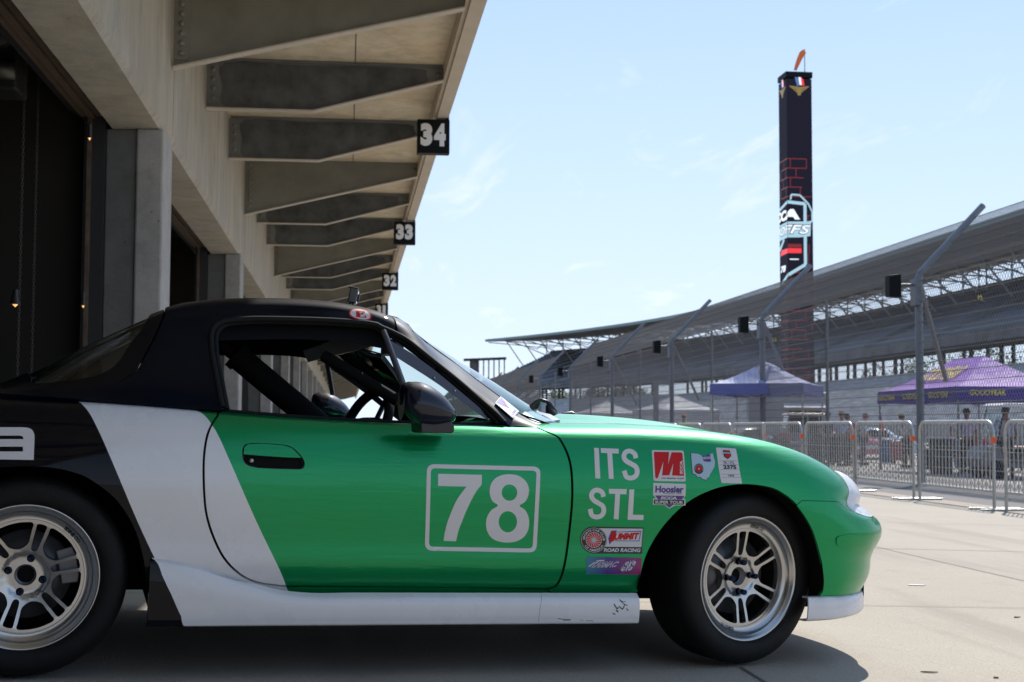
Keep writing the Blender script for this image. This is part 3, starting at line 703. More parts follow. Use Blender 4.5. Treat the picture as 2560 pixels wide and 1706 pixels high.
# ---- greenhouse net
gs_data = [  # s, zbelt, ybelt, yedge, zedge, zcentre
 (-.16, .812, .715, .60, .828, .835), (-.06, .808, .725, .61, .865, .880), (.04, .804, .735, .615, .915, .938), (.14, .800, .74, .615, .965, .998), (.24, .796, .745, .61, 1.012, 1.055),
 (.32, .792, .748, .602, 1.045, 1.100), (.40, .788, .75, .59, 1.068, 1.138), (.50, .783, .75, .58, 1.088, 1.163), (.64, .778, .75, .575, 1.103, 1.186), (.80, .772, .75, .57, 1.112, 1.198),
 (.94, .768, .75, .57, 1.110, 1.199), (1.04, .766, .75, .572, 1.096, 1.188), (1.10, .765, .75, .578, 1.080, 1.172), (1.16, .765, .75, .590, 1.043, 1.145), (1.24, .765, .75, .610, .990, 1.105), (1.34, .765, .75, .634, .922, 1.048),
 (1.44, .766, .75, .658, .853, .985), (1.54, .762, .75, .682, .789, .918), (1.64, .735, .75, .70, .758, .845), (1.72, .715, .75, .71, .735, .800)]
def _rf(d):
    c = float(np.interp(d[0], [.3, .5, .94, 1.04, 1.10, 1.16, 1.24, 1.34, 1.44, 1.54, 1.64], [0, .008, .011, .015, .018, .012, .022, .020, .018, .010, 0]))
    c += float(np.interp(d[0], [-.1, .1, .34, .48, .58, .72, .86, .96, 1.02, 1.08, 1.16, 1.23, 1.33, 1.43, 1.53], [.008, .004, .007, .004, .008, .014, .016, .022, .023, .018, .008, .013, .012, .007, 0]))
    lift = float(np.interp(d[0], [1.1, 1.16, 1.24, 1.44, 1.6, 1.72], [0, .024, .036, .036, .032, .015]))
    return d[:4]+(d[4]-c*.8, d[5]-c+lift)
gs_data = [_rf(d) for d in gs_data]
GT = [0, 1, 2, 3, 3.6, 4.6, 6, 7.4]
def gh_slice(d):
    s_, zb, yb_, ye, ze, zc = d; r = zc-ze
    def L(k, b): return (s_, yb_+(ye-yb_)*k+b, zb+(ze-zb)*k)
    w = float(np.interp(s_, [1.08, 1.2], [0, 1])); k4 = .62+(.25-.62)*w; k5 = .93+(.76-.93)*w; y4 = .036+(.075-.036)*w; y5 = .58+(.48-.58)*w
    return [(s_, yb_, zb), L(.36, .012), L(.74, .014), (s_, ye, ze), (s_, ye-y4, ze+r*k4), (s_, ye*y5, ze+r*k5), (s_, 0, zc), (s_, -ye*y5, ze+r*k5)]
GH = Surf([d[0] for d in gs_data], GT, [gh_slice(d) for d in gs_data])
# orientation check: normals must point outwards
if BS.nrm([(1.0, .5)])[0][1] < 0: BS.flip = True
if GH.nrm([(.8, 1.)])[0][1] < 0: GH.flip = True
# ---- traced feature lines of the body (photograph px -> surface parameters)
def Z(ox, oy, sc, pts): return [(ox+x/sc, oy+y/sc) for x, y in pts]
door_rear_px = [(547, 1033), (528, 1060), (516, 1090), (509, 1132), (507, 1178), (509, 1240), (515, 1290), (531, 1342), (558, 1396), (596, 1436), (639, 1458), (700, 1468)]
door_front_px = [(1367, 1475), (1389, 1467), (1402, 1448), (1411, 1419), (1418, 1381), (1427, 1307), (1432, 1243), (1430, 1180), (1421, 1138), (1402, 1100), (1388, 1088), (1350, 1072)]
DR = BS.from_px(catmull(door_rear_px, 4), (.3, .9, .2, .86)); DF = BS.from_px(catmull(door_front_px, 4), (1.2, 1.75, .2, .84))
DR = [(DR[0][0]+.010, .86)]+DR; DF = DF+[(DF[-1][0]-.035, .835), (DF[-1][0]-.05, .86)]
door_poly = DR+[(x, DR[-1][1]+(DF[0][1]-DR[-1][1])*k) for k, x in ((.3, .95), (.7, 1.3))]+DF
archF = BS.from_px(catmull([(1595, 1482), (1601, 1444), (1613, 1398), (1631, 1359), (1659, 1317), (1695, 1278), (1737, 1246), (1787, 1224), (1826, 1215), (1865, 1212), (1907, 1216), (1943, 1226), (1982, 1253), (2010, 1288), (2032, 1327), (2046, 1370), (2055, 1409), (2060, 1451), (2058, 1478)], 3), (1.7, 2.7, .2, .7))
ia = min(range(len(archF)), key=lambda i: abs(archF[i][0]-2.425) if archF[i][0] > 2.3 else 9)
ar = BS.from_px(catmull([(153, 1174), (190, 1184), (226, 1200), (291, 1251), (336, 1323), (357, 1394), (361, 1426), (365, 1474)], 3), (.0, .6, .2, .7))
ar = [(p[0], p[1]) for p in ar]; ar = [(.0, .603), (.05, .601)]+[p for p in ar if p[0] > .08]+[(.342, .2405)]
archR = [(-a, b) for a, b in ar[::-1]][:-1]+ar          # from rear foot over the top to the front foot
archR[0] = (-.342, .2405)
BW = BS.from_px(catmull([(191, 1001), (208, 1014), (230, 1044), (268, 1125), (342, 1300), (387, 1397)], 4), (-.1, .6, .2, .86))
BW = [(BW[0][0]-.04, .87)]+BW+[(.62, .12)]
WG = BS.from_px(catmull([(492, 1027), (509, 1037), (528, 1060), (555, 1109), (639, 1300), (700, 1427), (718, 1474)], 4), (.3, .9, .2, .86))
WG = [(WG[0][0]-.03, .87)]+WG+[(.80, .20)]
BLK = BW+[(-2, .12), (-2, .9)]; GRN = WG+[(3, .2), (3, .9)]
gap = .0058
P_MATS = [M['green'], M['white'], M['black']]
panel('door', BS, inset(door_poly, gap), P_MATS, lines=[WG], regions=[(WG+[(-2, .2), (-2, .9)], 1)], sides=(False,), rim=.03,
      holes=[BS.from_px(Z(0, 700, 2.614, catmull([(1583, 1135), (1588, 1092), (1620, 1070), (1700, 1067), (1850, 1077), (1910, 1095), (1955, 1135), (1982, 1170), (1992, 1203), (1975, 1236), (1900, 1239), (1700, 1231), (1620, 1214), (1588, 1180)], 3, True)), (.5, 1, .5, .8))])
doorR = [o for o in car.children if o.name.startswith('door')][0]
panel('door', BS, inset(door_poly, gap), P_MATS, lines=[WG], regions=[(WG+[(-2, .2), (-2, .9)], 1)], sides=(True,), rim=.03, step=.03)
# rear quarter and sill
q_poly = [(DR[0][0], .86)]+DR[1:]+[(.95, .2585), (1.3, .2575)]+[(DF[0][0], DF[0][1])]+[(DF[0][0]+.012, .24), (.343, .24)]+archR[::-1]+[(-1.16, .24), (-1.16, .86), (-.6, .86), (0., .86), (.3, .86)]
panel('rear_quarter', BS, inset(q_poly, .0012), P_MATS, lines=[BW, WG], regions=[(GRN, 0), (BLK, 2)], default=1, sides=(False, True), rim=.02)
# front fender
h_rear = BS.from_px([(2100, 1187), (2098, 1200), (2101, 1223), (2105, 1246)], (2.5, 2.95, .5, .86))
h_rear = [(2.700, .800), (2.703, .76), (2.706, .70), (2.715, .64), (2.74, .595)]
h_bot = [(2.78, .575), (2.83, .568), (2.88, .570), (2.93, .585)]
h_top = [(2.975, .64), (2.97, .72), (2.93, .775), (2.86, .805), (2.78, .815)]
bl = [(archF[ia][0], archF[ia][1]), (2.50, .512+.02), (2.58, .545), (2.66, .572)]
fl = [(archF[ia][0], archF[ia][1])]+BS.from_px([(2005, 1253), (2040, 1253.5), (2072, 1254), (2096, 1256)], (2.4, 2.9, .4, .7))+[(2.74, .585)]
f_poly = DF[::-1][:-1]+[(DF[0][0], DF[0][1]), (DF[0][0]+.014, .24), (1.868, .24)]+archF[:ia+1]+fl[1:]+h_rear[::-1][1:]+[(2.78, .817), (2.86, .807), (2.93, .777), (2.955, .75), (2.96, .86)]+[(2.6, .86), (2.2, .86), (1.9, .86)]
panel('front_fender', BS, inset(f_poly, .0022), P_MATS, sides=(False, True), rim=.02)
b_poly = archF[ia:]+[(2.53, .24)]+[(3.0, .24), (3.22, .24), (3.22, .86), (2.965, .86), (2.962, .745), (2.975, .72), (2.98, .64), (2.935, .58), (2.88, .566), (2.83, .564), (2.78, .571), (2.74, .583)]+fl[::-1][1:-1]
def halves(name, surf, poly, mats, **kw):
    """right and left halves of one part that meet on the centre line, as one mesh"""
    kw['sides'] = (False, True); a, b = panel(name, surf, poly, mats, **kw)
    bpy.ops.object.select_all(action='DESELECT'); a.select_set(True); b.select_set(True); bpy.context.view_layer.objects.active = a
    bpy.ops.object.join(); return a
bump_o = halves('front_bumper', BS, b_poly, P_MATS, rim=.012)
# headlight cover, bulging out of its opening
hl_poly = catmull([(2.705, .800), (2.705, .70), (2.72, .62), (2.78, .577), (2.87, .573), (2.93, .590), (2.968, .65), (2.965, .72), (2.925, .77), (2.86, .798), (2.78, .808)], 4, True)
def hl_b(q):
    d = seg_dist(hl_poly, q); return .019*(1-np.exp(-d/.030))
panel('headlight_cover', BS, hl_poly, [M['lightcover']], sides=(False, True), rim=.004, offset=.001, bulge=hl_b, step=.012)
panel('side_marker_blank', BS, BS.from_px(catmull([(2095, 1342), (2125, 1336), (2158, 1336), (2166, 1348), (2160, 1362), (2130, 1367), (2097, 1366), (2090, 1354)], 3, True), (2.5, 3.0, .3, .6)), [M['green']], bulge=lambda q: .0035+0*q[:, 0], rim=.006, step=.01, edge=.006)
# black liner under the skin so the shut lines read dark
lin = [(-1.15, .25)]+[(-.36, .25)]+[(a*1.03, b+.006) for a, b in archR[1:-1]]+[(.36, .25), (1.85, .25)]+[(2.205+(a-2.205)*1.03, b+.006) for a, b in archF]+[(2.55, .25), (3.21, .25), (3.21, .855), (-1.15, .855)]
panel('inner_shell', BS, lin, [M['matte']], offset=-.012, rim=0, sides=(False, True), step=.04, edge=.03)
# hood, trunk lid
def lid(name, xs, rise, mats, crown, drop=.0):
    tab = BS.ev([(a, .86) for a in np.linspace(S0+.01, S1, 300)])
    def edge(x):
        if x > 0: m_ = tab[:, 0] > .5
        else: m_ = tab[:, 0] < .5
        T_ = tab[m_]; o = np.argsort(T_[:, 0]); return np.interp(x, T_[o, 0], T_[o, 1])-.006, np.interp(x, T_[o, 0], T_[o, 2])-drop
    nv = 41; vs = np.linspace(-1, 1, nv); P = []; F = []
    for x in xs:
        ye, ze = edge(x)
        for v in vs: P.append((x, v*ye, ze+rise(x)*crown(abs(v))))
    n = len(xs)
    for i in range(n-1):
        for j in range(nv-1): F.append((i*nv+j, i*nv+j+1, (i+1)*nv+j+1, (i+1)*nv+j))
    P = np.array(P); G = P.reshape(n, nv, 3); A = np.gradient(G, axis=0); B = np.gradient(G, axis=1); N = np.cross(A, B).reshape(-1, 3); N /= np.maximum(np.linalg.norm(N, axis=1, keepdims=True), 1e-9)
    N *= np.sign(N[:, 2:3]+1e-9)
    return mesh_from(name, P, F, N, mats)
def crown_h(v):
    b = 1-np.clip((v-.30)/.42, 0, 1); b = b*b*(3-2*b); return .45*(1-v**2)+.55*b
hx = list(np.linspace(1.63, 2.80, 60))+list(np.linspace(2.81, 2.868, 8))
lid('hood', hx, lambda x: float(np.interp(x, [1.6, 1.9, 2.2, 2.5, 2.75, 2.868], [.036, .036, .032, .022, .012, 0])), [M['green']], crown_h)
lid('trunk_lid', list(np.linspace(-.86, -.06, 30)), lambda x: float(np.interp(x, [-.86, -.6, -.1], [0, .018, .03])), [M['black']], lambda v: 1-v**2)
lid('cowl_panel', list(np.linspace(1.46, 1.632, 8)), lambda x: .032, [M['plastic']], lambda v: 1-v**2, .004)
# side skirts
def zt(x): return float(np.interp(x, [.30, .345, .40, .48, .55, .62, .72, .80, 2], [.349, .347, .341, .323, .300, .278, .254, .245, .243]))
sk_s = [.30, .36, .42, .48, .54, .60, .66, .72, .80, .95, 1.3, 1.6, 1.90]
SK = Surf(sk_s, [0, 1, 2, 3, 4, 5], [[(x, .790, .147), (x, .836, .149), (x, .845, .165), (x, .848, (.165+zt(x))/2), (x, .842, zt(x)-.016), (x, .818+(.012 if zt(x) > .30 else 0), zt(x))] for x in sk_s])
if SK.nrm([(1.0, 3)])[0][1] < 0: SK.flip = True
sBW = [(.36, 5.2), (.390, 4.7), (.468, 1.2), (.485, -.2)]
sb = SK.from_px([(389, 1403), (405, 1438), (421, 1472), (437, 1507), (453, 1541), (466, 1569)], (.3, .7, .5, 4.95)); sBW = [(sb[0][0]-.02, 5.6)]+sb+[(sb[-1][0]+.01, -.3)]
for left in (False, True):
    panel('side_skirt', SK, [(.345, .0), (.345, 5), (1.868, 5), (1.868, .0)], [M['white'], M['black']], lines=[sBW], regions=[(sBW+[(-1, -.3), (-1, 6)], 1)], rim=.05, sides=(left,), step=.10, edge=.03)
# white front lip
lp = []; ls = [2.47, 2.54, 2.66, 2.78, 2.89, 3.0, 3.11, 3.22]
for s_ in ls+[3.33]:
    q = s_ if s_ <= 3.22 else 3.11
    p = BS.ev([(q, .24)])[0]; t_ = BS.ev([(q+.004, .24)])[0]-BS.ev([(q-.004, .24)])[0]; nn = np.array([-t_[1], t_[0], 0]); nn /= np.linalg.norm(nn)
    if nn[1]+nn[0] < 0: nn = -nn
    if q == 3.22: nn = np.array([1., 0, 0]); p[1] = 0
    zb = float(np.interp(q, [2.5, 2.9, 3.3], [.146, .160, .168]))
    rows = [(p-nn*.03, .228), (p+nn*.006, .229), (p+nn*.016, .219), (p+nn*.020, .19), (p+nn*.015, zb+.006), (p-nn*.03, zb)]
    rows = [(r[0], (r[1] if s_ <= 3.22 else -r[1]), z_) for r, z_ in rows]
    lp.append(rows)
LP = Surf(ls+[3.33], [0, 1, 2, 3, 4, 5], lp)
if LP.nrm([(2.6, 3)])[0][1] < 0: LP.flip = True
halves('front_lip', LP, [(2.485, 0), (3.22, 0), (3.22, 5), (2.475, 5)], [M['white']], rim=.006, step=.06, edge=.03)
# ---- greenhouse
open_px = Z(520, 780, 4.902, [(155, 1160), (95, 850), (40, 560), (18, 320), (40, 210), (120, 130), (260, 95), (560, 75), (1000, 80), (1500, 95), (1900, 125), (2080, 155)])
fr_px = Z(900, 800, 5.2275, [(235, 75), (420, 150), (620, 255), (800, 400), (1000, 560), (1300, 800), (1600, 1060), (1800, 1230), (1905, 1340)])
OP1 = GH.from_px(catmull(open_px, 3), (.3, 1.2, .0, 3.4)); OP2 = GH.from_px(catmull(fr_px, 3), (.9, 1.72, .0, 3.4))
OPEN = [(OP1[0][0]+.004, .0)]+OP1+OP2[1:]+[(OP2[-1][0]+.01, 0.)]
hdr = 1.098
ht_poly = [(-.12, 0), (OPEN[0][0], 0)]+[p for p in OPEN[1:] if p[0] < hdr and p[1] > .02]+[(hdr, OP1[-1][1]+.05), (hdr, 6), (.385, 6), (.365, 3.3), (.335, 2.2), (.29, 1.2), (.20, .55), (-.12, .45)]
halves('hardtop', GH, ht_poly, [M['hardtop']], rim=.02, step=.04, edge=.02)
rg = [(-.12, .47), (.20, .57), (.283, 1.2), (.327, 2.2), (.356, 3.3), (.374, 6), (-.12, 6)]
panel('rear_glass_surround', GH, rg, [M['black']], rim=.01, step=.04, edge=.02, offset=-.004, sides=(False, True),
      holes=[catmull([(.0, 1.3), (.14, 1.15), (.22, 1.5), (.262, 2.3), (.300, 3.1), (.325, 4.2), (.335, 5.5), (.16, 5.9), (-.03, 5.9), (-.035, 4.), (-.02, 2.2)], 4, True)])
panel('rear_glass', GH, inset(rg, .01), [M['rglass']], rim=0, step=.04, edge=.03, offset=-.012, sides=(False, True))
# windscreen frame and glass
ge = GH.from_px(Z(900, 800, 5.2275, [(690, 150), (900, 318), (1200, 535), (1500, 765), (1800, 985), (2085, 1225)]), (1.1, 1.72, 2.2, 4.5))
ge = [(1.165, 4.0)]+[(a, max(b, 2.9)) for a, b in ge]+[(1.71, ge[-1][1])]
frm = [(hdr+.006, OP1[-1][1]+.05)]+[p for p in OP2 if p[0] > hdr+.01]+[(OP2[-1][0]+.01, 0.02), (1.71, .02), (1.71, ge[-1][1])]+ge[::-1]+[(1.152, 4.6), (1.150, 6), (hdr+.006, 6)]
halves('windscreen_frame', GH, frm, [M['pillar_paint']], rim=.018, step=.025, edge=.015)
wg_ = [(1.152, 6), (1.154, 4.6), (1.167, 4.0)]+ge[1:]+[(1.71, 6)]
halves('windscreen', GH, wg_, [M['glass']], rim=0, step=.05, edge=.03, offset=-.004)
one('windscreen_seal', M['rubber'], car, lambda m: [m.tube([loc((p[0], p[1]*sg, p[2])) for p in GH.off([(1.150, 6), (1.152, 5.2), (1.154, 4.6), (1.166, 4.0)]+ge[1:], -.001)], .0035, 6) for sg in (1, -1)])
# headliner
panel('headliner', GH, [(.30, 1.6), (.52, 2.2), (1.09, 2.5), (1.09, 6), (.30, 6)], [M['matte']], offset=-.035, rim=0, step=.06, edge=.05, sides=(False, True))
panel('header_lining', GH, [(.30, .05), (OPEN[0][0]-.004, .05)]+[p for p in inset(OPEN, -.002)[2:] if p[0] < 1.08 and p[1] > .05]+[(1.08, 6), (.30, 6)], [M['matte']], offset=-.022, rim=0, step=.05, edge=.03, sides=(False, True))
# rubber seal round the window opening, belt seals
for left in (False, True):
    sg = -1 if left else 1
    pp = GH.off(inset(OPEN, .004)[1:-1], -.004); m = MB()
    m.tube([loc((p[0], p[1]*sg, p[2])) for p in pp], .0105, 8, flat=1.); 
    pp = GH.off(inset(OPEN, .10)[1:-1], -.018)
    inn = inset(OPEN, .020)[1:-1]; pq = GH.off(inn, -.016); m.tube([loc((p[0], p[1]*sg, p[2])) for p in pq], .0095, 8)
    m.build('window_seal', M['rubber'], car)
    xs = np.linspace(.535, 1.50, 40); bp = BS.ev([(x, .855) for x in xs])
    m = MB(); m.tube([loc((p[0], (p[1]+.004)*sg, p[2]+.002)) for p in bp], .0075, 8)
    m.build('belt_seal', M['rubber'], car)
    bp = BS.ev([(x, .858) for x in np.linspace(-.1, .53, 20)]); m = MB(); m.tube([loc((p[0], (p[1]+.006)*sg, p[2]+.004)) for p in bp], .012, 8); m.build('hardtop_seal', M['rubber'], car)
# window divider bar and smoked quarter panel
def px_tube(m, pts, Y, r, n=10, sg=1, sc=None):
    m.tube([loc((a, Y_*sg, c)) for a, Y_, c in [at_plane(x, y, Yy) for (x, y), Yy in zip(pts, Y if hasattr(Y, '__len__') else [Y]*len(pts))]], r, n)
qp = [(375, 235), (480, 290), (700, 430), (960, 630), (1200, 840), (1500, 1110), (1745, 1345), (1690, 1352), (1480, 1192), (1230, 1000), (1040, 850), (850, 717), (490, 478), (455, 440)]
for sg in (1, -1):
    one('divider_bar', M['plexi'], car, lambda m: px_tube(m, Z(900, 800, 5.2275, [(305, 150), (345, 250), (460, 560), (575, 880)]), [.60, .622, .66, .70], .0105, 8, sg))
    q3 = [at_plane(x, y, .60+(y/1350)*.10) for x, y in Z(900, 800, 5.2275, qp)]
    q3 = [(a, .60+(Z(900, 800, 5.2275, [qp[i]])[0][1]-800)/258*.11, c) for i, (a, b, c) in enumerate(q3)]
    m = MB(); n = len(q3); m.add([loc((a, b*sg, c)) for a, b, c in q3]+[loc((a, (b-.004)*sg, c)) for a, b, c in q3], [tuple(range(n)), tuple(range(2*n-1, n-1, -1))]+[(i, (i+1) % n, n+(i+1) % n, n+i) for i in range(n)])
    m.build('quarter_panel', M['plexi'], car)
    for x, y in Z(900, 800, 5.2275, [(967, 758), (1235, 928), (1680, 1297)]):
        m = MB(); p = at_plane(x, y, .60+(y-800)/258*.11); m.lathe([(0, -.004*sg), (.0032, -.004*sg), (.0036, 0)], 10, 'Y', loc((p[0], (p[1]+.002)*sg, p[2])))
        m.build('screw', M['steel'], car)
# door handle
hp = Z(0, 700, 2.614, catmull([(1583, 1135), (1588, 1092), (1620, 1070), (1700, 1067), (1850, 1077), (1910, 1095), (1955, 1135), (1982, 1170), (1992, 1203), (1975, 1236), (1900, 1239), (1700, 1231), (1620, 1214), (1588, 1180)], 3, True))
hst = BS.from_px(hp, (.5, 1, .5, .8))
def bowl(q):
    d = seg_dist(hst, q); return -.022*np.minimum(1, d/.018)
panel('door_handle', BS, inset(hst, -.001), [M['plastic']], bulge=bowl, rim=0, step=.006, edge=.004, parent=doorR, offset=-.002)
fl_px = Z(0, 700, 2.614, [(1592, 1140), (1596, 1096), (1622, 1075), (1700, 1072), (1850, 1082), (1905, 1100), (1945, 1137), (1968, 1163), (1900, 1162), (1700, 1150)])
panel('handle_flap', BS, BS.from_px(fl_px, (.5, 1, .5, .8)), [M['green']], rim=.008, step=.01, edge=.006, parent=doorR, offset=.0015)
lk = BS.from_px(Z(0, 700, 2.614, [(1645, 1177)]))[0]; lkp = BS.off([lk], -.012)[0]
one('lock', M['steel'], doorR, lambda m: m.lathe([(0, -.012), (.006, -.012), (.007, 0)], 14, 'Y', loc(lkp)))
# wing mirror
def mirror_shape(sg):
    m = MB(); c = at_plane(1056, 1016, .90); n1, n2 = 28, 16; vs = []; fs = []
    for i in range(n2+1):
        ph = -pi/2+pi*i/n2
        for j in range(n1):
            th = 2*pi*j/n1; x = cos(ph)*cos(th); y = cos(ph)*sin(th); z = sin(ph)
            X = .096*x*(1-.30*z) if x > 0 else .072*x; 
            if x < 0: X = -.064*abs(x)**.55
            Zz = (.070*z if z > 0 else .064*z); X += (-.018*z if z > 0 else -.03*z)*1.0
            vs.append(loc(((c[0]-.004+X), (c[1]+y*.076)*sg, c[2]+.004+Zz)))
    for i in range(n2):
        for j in range(n1): k = (j+1) % n1; fs.append((i*n1+j, i*n1+k, (i+1)*n1+k, (i+1)*n1+j))
    m.add(vs, fs, 0, True); return m, c
for sg in (1, -1):
    m, c = mirror_shape(sg); mo = m.build('wing_mirror', M['mirror_paint'], car)
    f = MB(); f.prism([(-.012, -.048), (.030, -.052), (.082, -.042), (.094, -.058), (.094, -.074), (.086, -.079), (.0, -.081), (-.010, -.078)], -.10, .035, lambda p: loc((c[0]+p[0]+.0, (c[1]+p[2])*sg, c[2]+p[1]))); f.build('mirror_foot', M['plastic'], mo, .004)
    g = MB(); g.lathe([(0, -.0), (.05, 0)], 20, 'X', loc((c[0]-.066, (c[1])*sg, c[2]+.006))); g.build('mirror_glass', M['steel'], mo)
# roof camera
rc = (at_plane(876, 760, .27)); rz = GH.ev([(rc[0], 4.9)])[0][2]
cg = bpy.data.objects.new('action_camera', None); COL.objects.link(cg); cg.matrix_world = car.matrix_world @ Matrix.Translation(loc((rc[0], .27, rz-.002))) @ Matrix.Rotation(radians(-12), 4, 'Z')@Matrix.Rotation(radians(10), 4, 'Y')
tag(cg, 'small black action camera in a clear case mounted on the car roof', 'camera')
M['case'] = plain('clear_case_plastic', (.05, .05, .055), .12, 0, 1)
one('camera_body', M['case'], cg, lambda m: m.box(-.013, .017, -.030, .030, .016, .066), .004)
one('case_latch', M['plastic'], cg, lambda m: (m.box(-.020, .014, -.022, .022, .066, .072), m.box(.017, .024, -.012, .012, .026, .052)), .002)
one('mount', M['plastic'], cg, lambda m: (m.lathe([(0, 0), (.022, 0), (.020, .006), (0, .006)], 20), m.box(-.007, .009, -.008, .008, .004, .02)))
one('thumb_screw', M['steel'], cg, lambda m: m.lathe([(0, -.014), (.004, -.014), (.004, .014), (0, .014)], 12, 'Y', (0, 0, .012)))
# ---- wheel wells, floor, lights
def well(x0, r):
    m = MB(); n = 24; vs = []; 
    for k in range(n+1):
        a = -.10+(pi+.2)*k/n
        for Y in (.36, .822): vs.append((x0+r*cos(a), Y, .285+r*sin(a)))
    fs = [(2*k, 2*k+1, 2*k+3, 2*k+2) for k in range(n)]; base = len(vs)
    vs += [(x0, .36, .285)]; fs += [(base, 2*k, 2*k+2) for k in range(n)]
    return vs, fs
for sg in (1, -1):
    for x0 in (0., 2.205):
        vs, fs = well(x0, .330); m = MB(); m.add([loc((a, b*sg, c)) for a, b, c in vs], fs); m.build('wheel_well', M['matte'], car)
def floor(m):
    m.box(.36, 1.84, -.79, .79, .155, .235); m.box(-.80, .36, -.36, .36, .20, .35); m.box(1.84, 2.80, -.36, .36, .17, .35); m.box(-.9, -.36, -.72, .72, .22, .33); m.box(2.56, 2.82, -.60, .60, .17, .26)
    m.box(1.80, 1.84, -.70, .70, .235, .76); m.box(.34, .37, -.68, .68, .235, .76); m.box(1.50, 1.60, -.68, .68, .60, .775)
one('floor_pan', M['matte'], car, floor)
for sg in (1, -1):
    one('door_lining', M['matte'], car, lambda m: m.box(.50, 1.58, sg*.70-.006, sg*.70+.006, .23, .755))
# ---- wheels
class RimFace:
    H = ([0, .052, .060, .064, .075, .110, .150, .170], [-.058, -.058, -.056, -.050, -.048, -.041, -.034, -.033])
    def ev(s, q):
        q = np.atleast_2d(q); r = np.hypot(q[:, 0], q[:, 1]); return np.column_stack([q[:, 0], np.interp(r, *s.H), q[:, 1]])
    def nrm(s, q):
        q = np.atleast_2d(q).astype(float); e = 4e-3; A = s.ev(q+[e, 0])-s.ev(q-[e, 0]); B = s.ev(q+[0, e])-s.ev(q-[0, e]); n = np.cross(B, A); return n/np.linalg.norm(n, axis=1, keepdims=True)
RF = RimFace()
def rim_parts(th0, lug0, parent, long_lugs, enk):
    holes = []
    for k in range(6):
        a = th0+k*pi/3; ax = np.array([cos(a), sin(a)]); pe = np.array([-sin(a), cos(a)])
        sl = [(.078, -.0090), (.0715, 0), (.078, .0090), (.105, .0118), (.130, .0135), (.148, .0145), (.1525, .010), (.1535, 0), (.1525, -.010), (.148, -.0145), (.130, -.0135), (.105, -.0118)]
        holes.append(catmull([tuple(ax*u+pe*v) for u, v in sl], 3, True))
        b = a+pi/3; bx = np.array([cos(b), sin(b)]); bp = np.array([-sin(b), cos(b)]); mid_ = a+pi/6; mx_ = np.array([cos(mid_), sin(mid_)])
        L1 = [ax*u+pe*v for u, v in ((.089, .0212), (.112, .0218), (.135, .0235), (.1475, .0242))]
        L2 = [bx*u-bp*v for u, v in ((.1475, .0242), (.135, .0235), (.112, .0218), (.089, .0212))]
        arc = [np.array([cos(a+f*pi/3), sin(a+f*pi/3)])*.1545 for f in (.20, .30, .40, .5, .6, .70, .80)]
        holes.append(catmull([tuple(p) for p in L1+arc+L2+[mx_*.077]], 3, True))
    disc = [(.168*cos(2*pi*k/72), .168*sin(2*pi*k/72)) for k in range(72)]
    holes_l = []
    for k in range(4):
        a = lug0+k*pi/2; holes_l.append([(.0495*cos(a)+.0115*cos(t), .0495*sin(a)+.0115*sin(t)) for t in [2*pi*j/14 for j in range(14)]])
    bore = [(.031*cos(2*pi*k/32), .031*sin(2*pi*k/32)) for k in range(32)]
    sp = panel('spokes', RF, disc, [M['alloy']], holes=holes+holes_l+[bore], rim=.020, step=.009, edge=.005, parent=parent)[0]
    for k in range(4):
        m = MB(); a = lug0+k*pi/2; x, z = .0495*cos(a), .0495*sin(a); h0 = -.075; h1 = -.022 if long_lugs else -.055
        m.lathe([(.0, -h1+.006), (.0045, -h1+.006), (.0052, -h1), (.0080, -h1), (.0092, -h1+.003), (.0092, -h0), (0, -h0)], 12, 'Y', (x, 0, z)); m.build('lug_nut', M['lugnut'], parent)
    one('centre_cap', M['alloy_dark'], parent, lambda m: m.lathe([(0, .082), (.022, .082), (.026, .076), (.0305, .076), (.031, .059), (.033, .075)], 28, 'Y'))
    # lettering on the rim ring, letter tops towards the hub
    v0, f0, w0 = text_geo('ENKEI', .03)
    m = MB()
    for a0 in enk:
        hgt = .0105; wid = .034; vs = []
        for (x, y) in v0:
            r = .1785-y*hgt; a = a0+(x/w0-.5)*wid/.173; h = np.interp(r, [.158, .186], [-.032, -.022])
            vs.append((r*cos(a), -(h+.0012), r*sin(a)))
        m.add(vs, f0)
        c0 = a0-.036/.173*.9
        for dx in (-.0045, .0045):
            pts = []
            for q in range(12):
                t = 2*pi*q/12; r = .1735+.004*sin(t); a = c0+(dx+.0052*cos(t))/.173; pts.append((r*cos(a), -(np.interp(r, [.158, .186], [-.032, -.022])+.0010), r*sin(a)))
            m.tube(pts, .0007, 4, closed=True)
    m.build('rim_lettering', M['d_black'], parent)
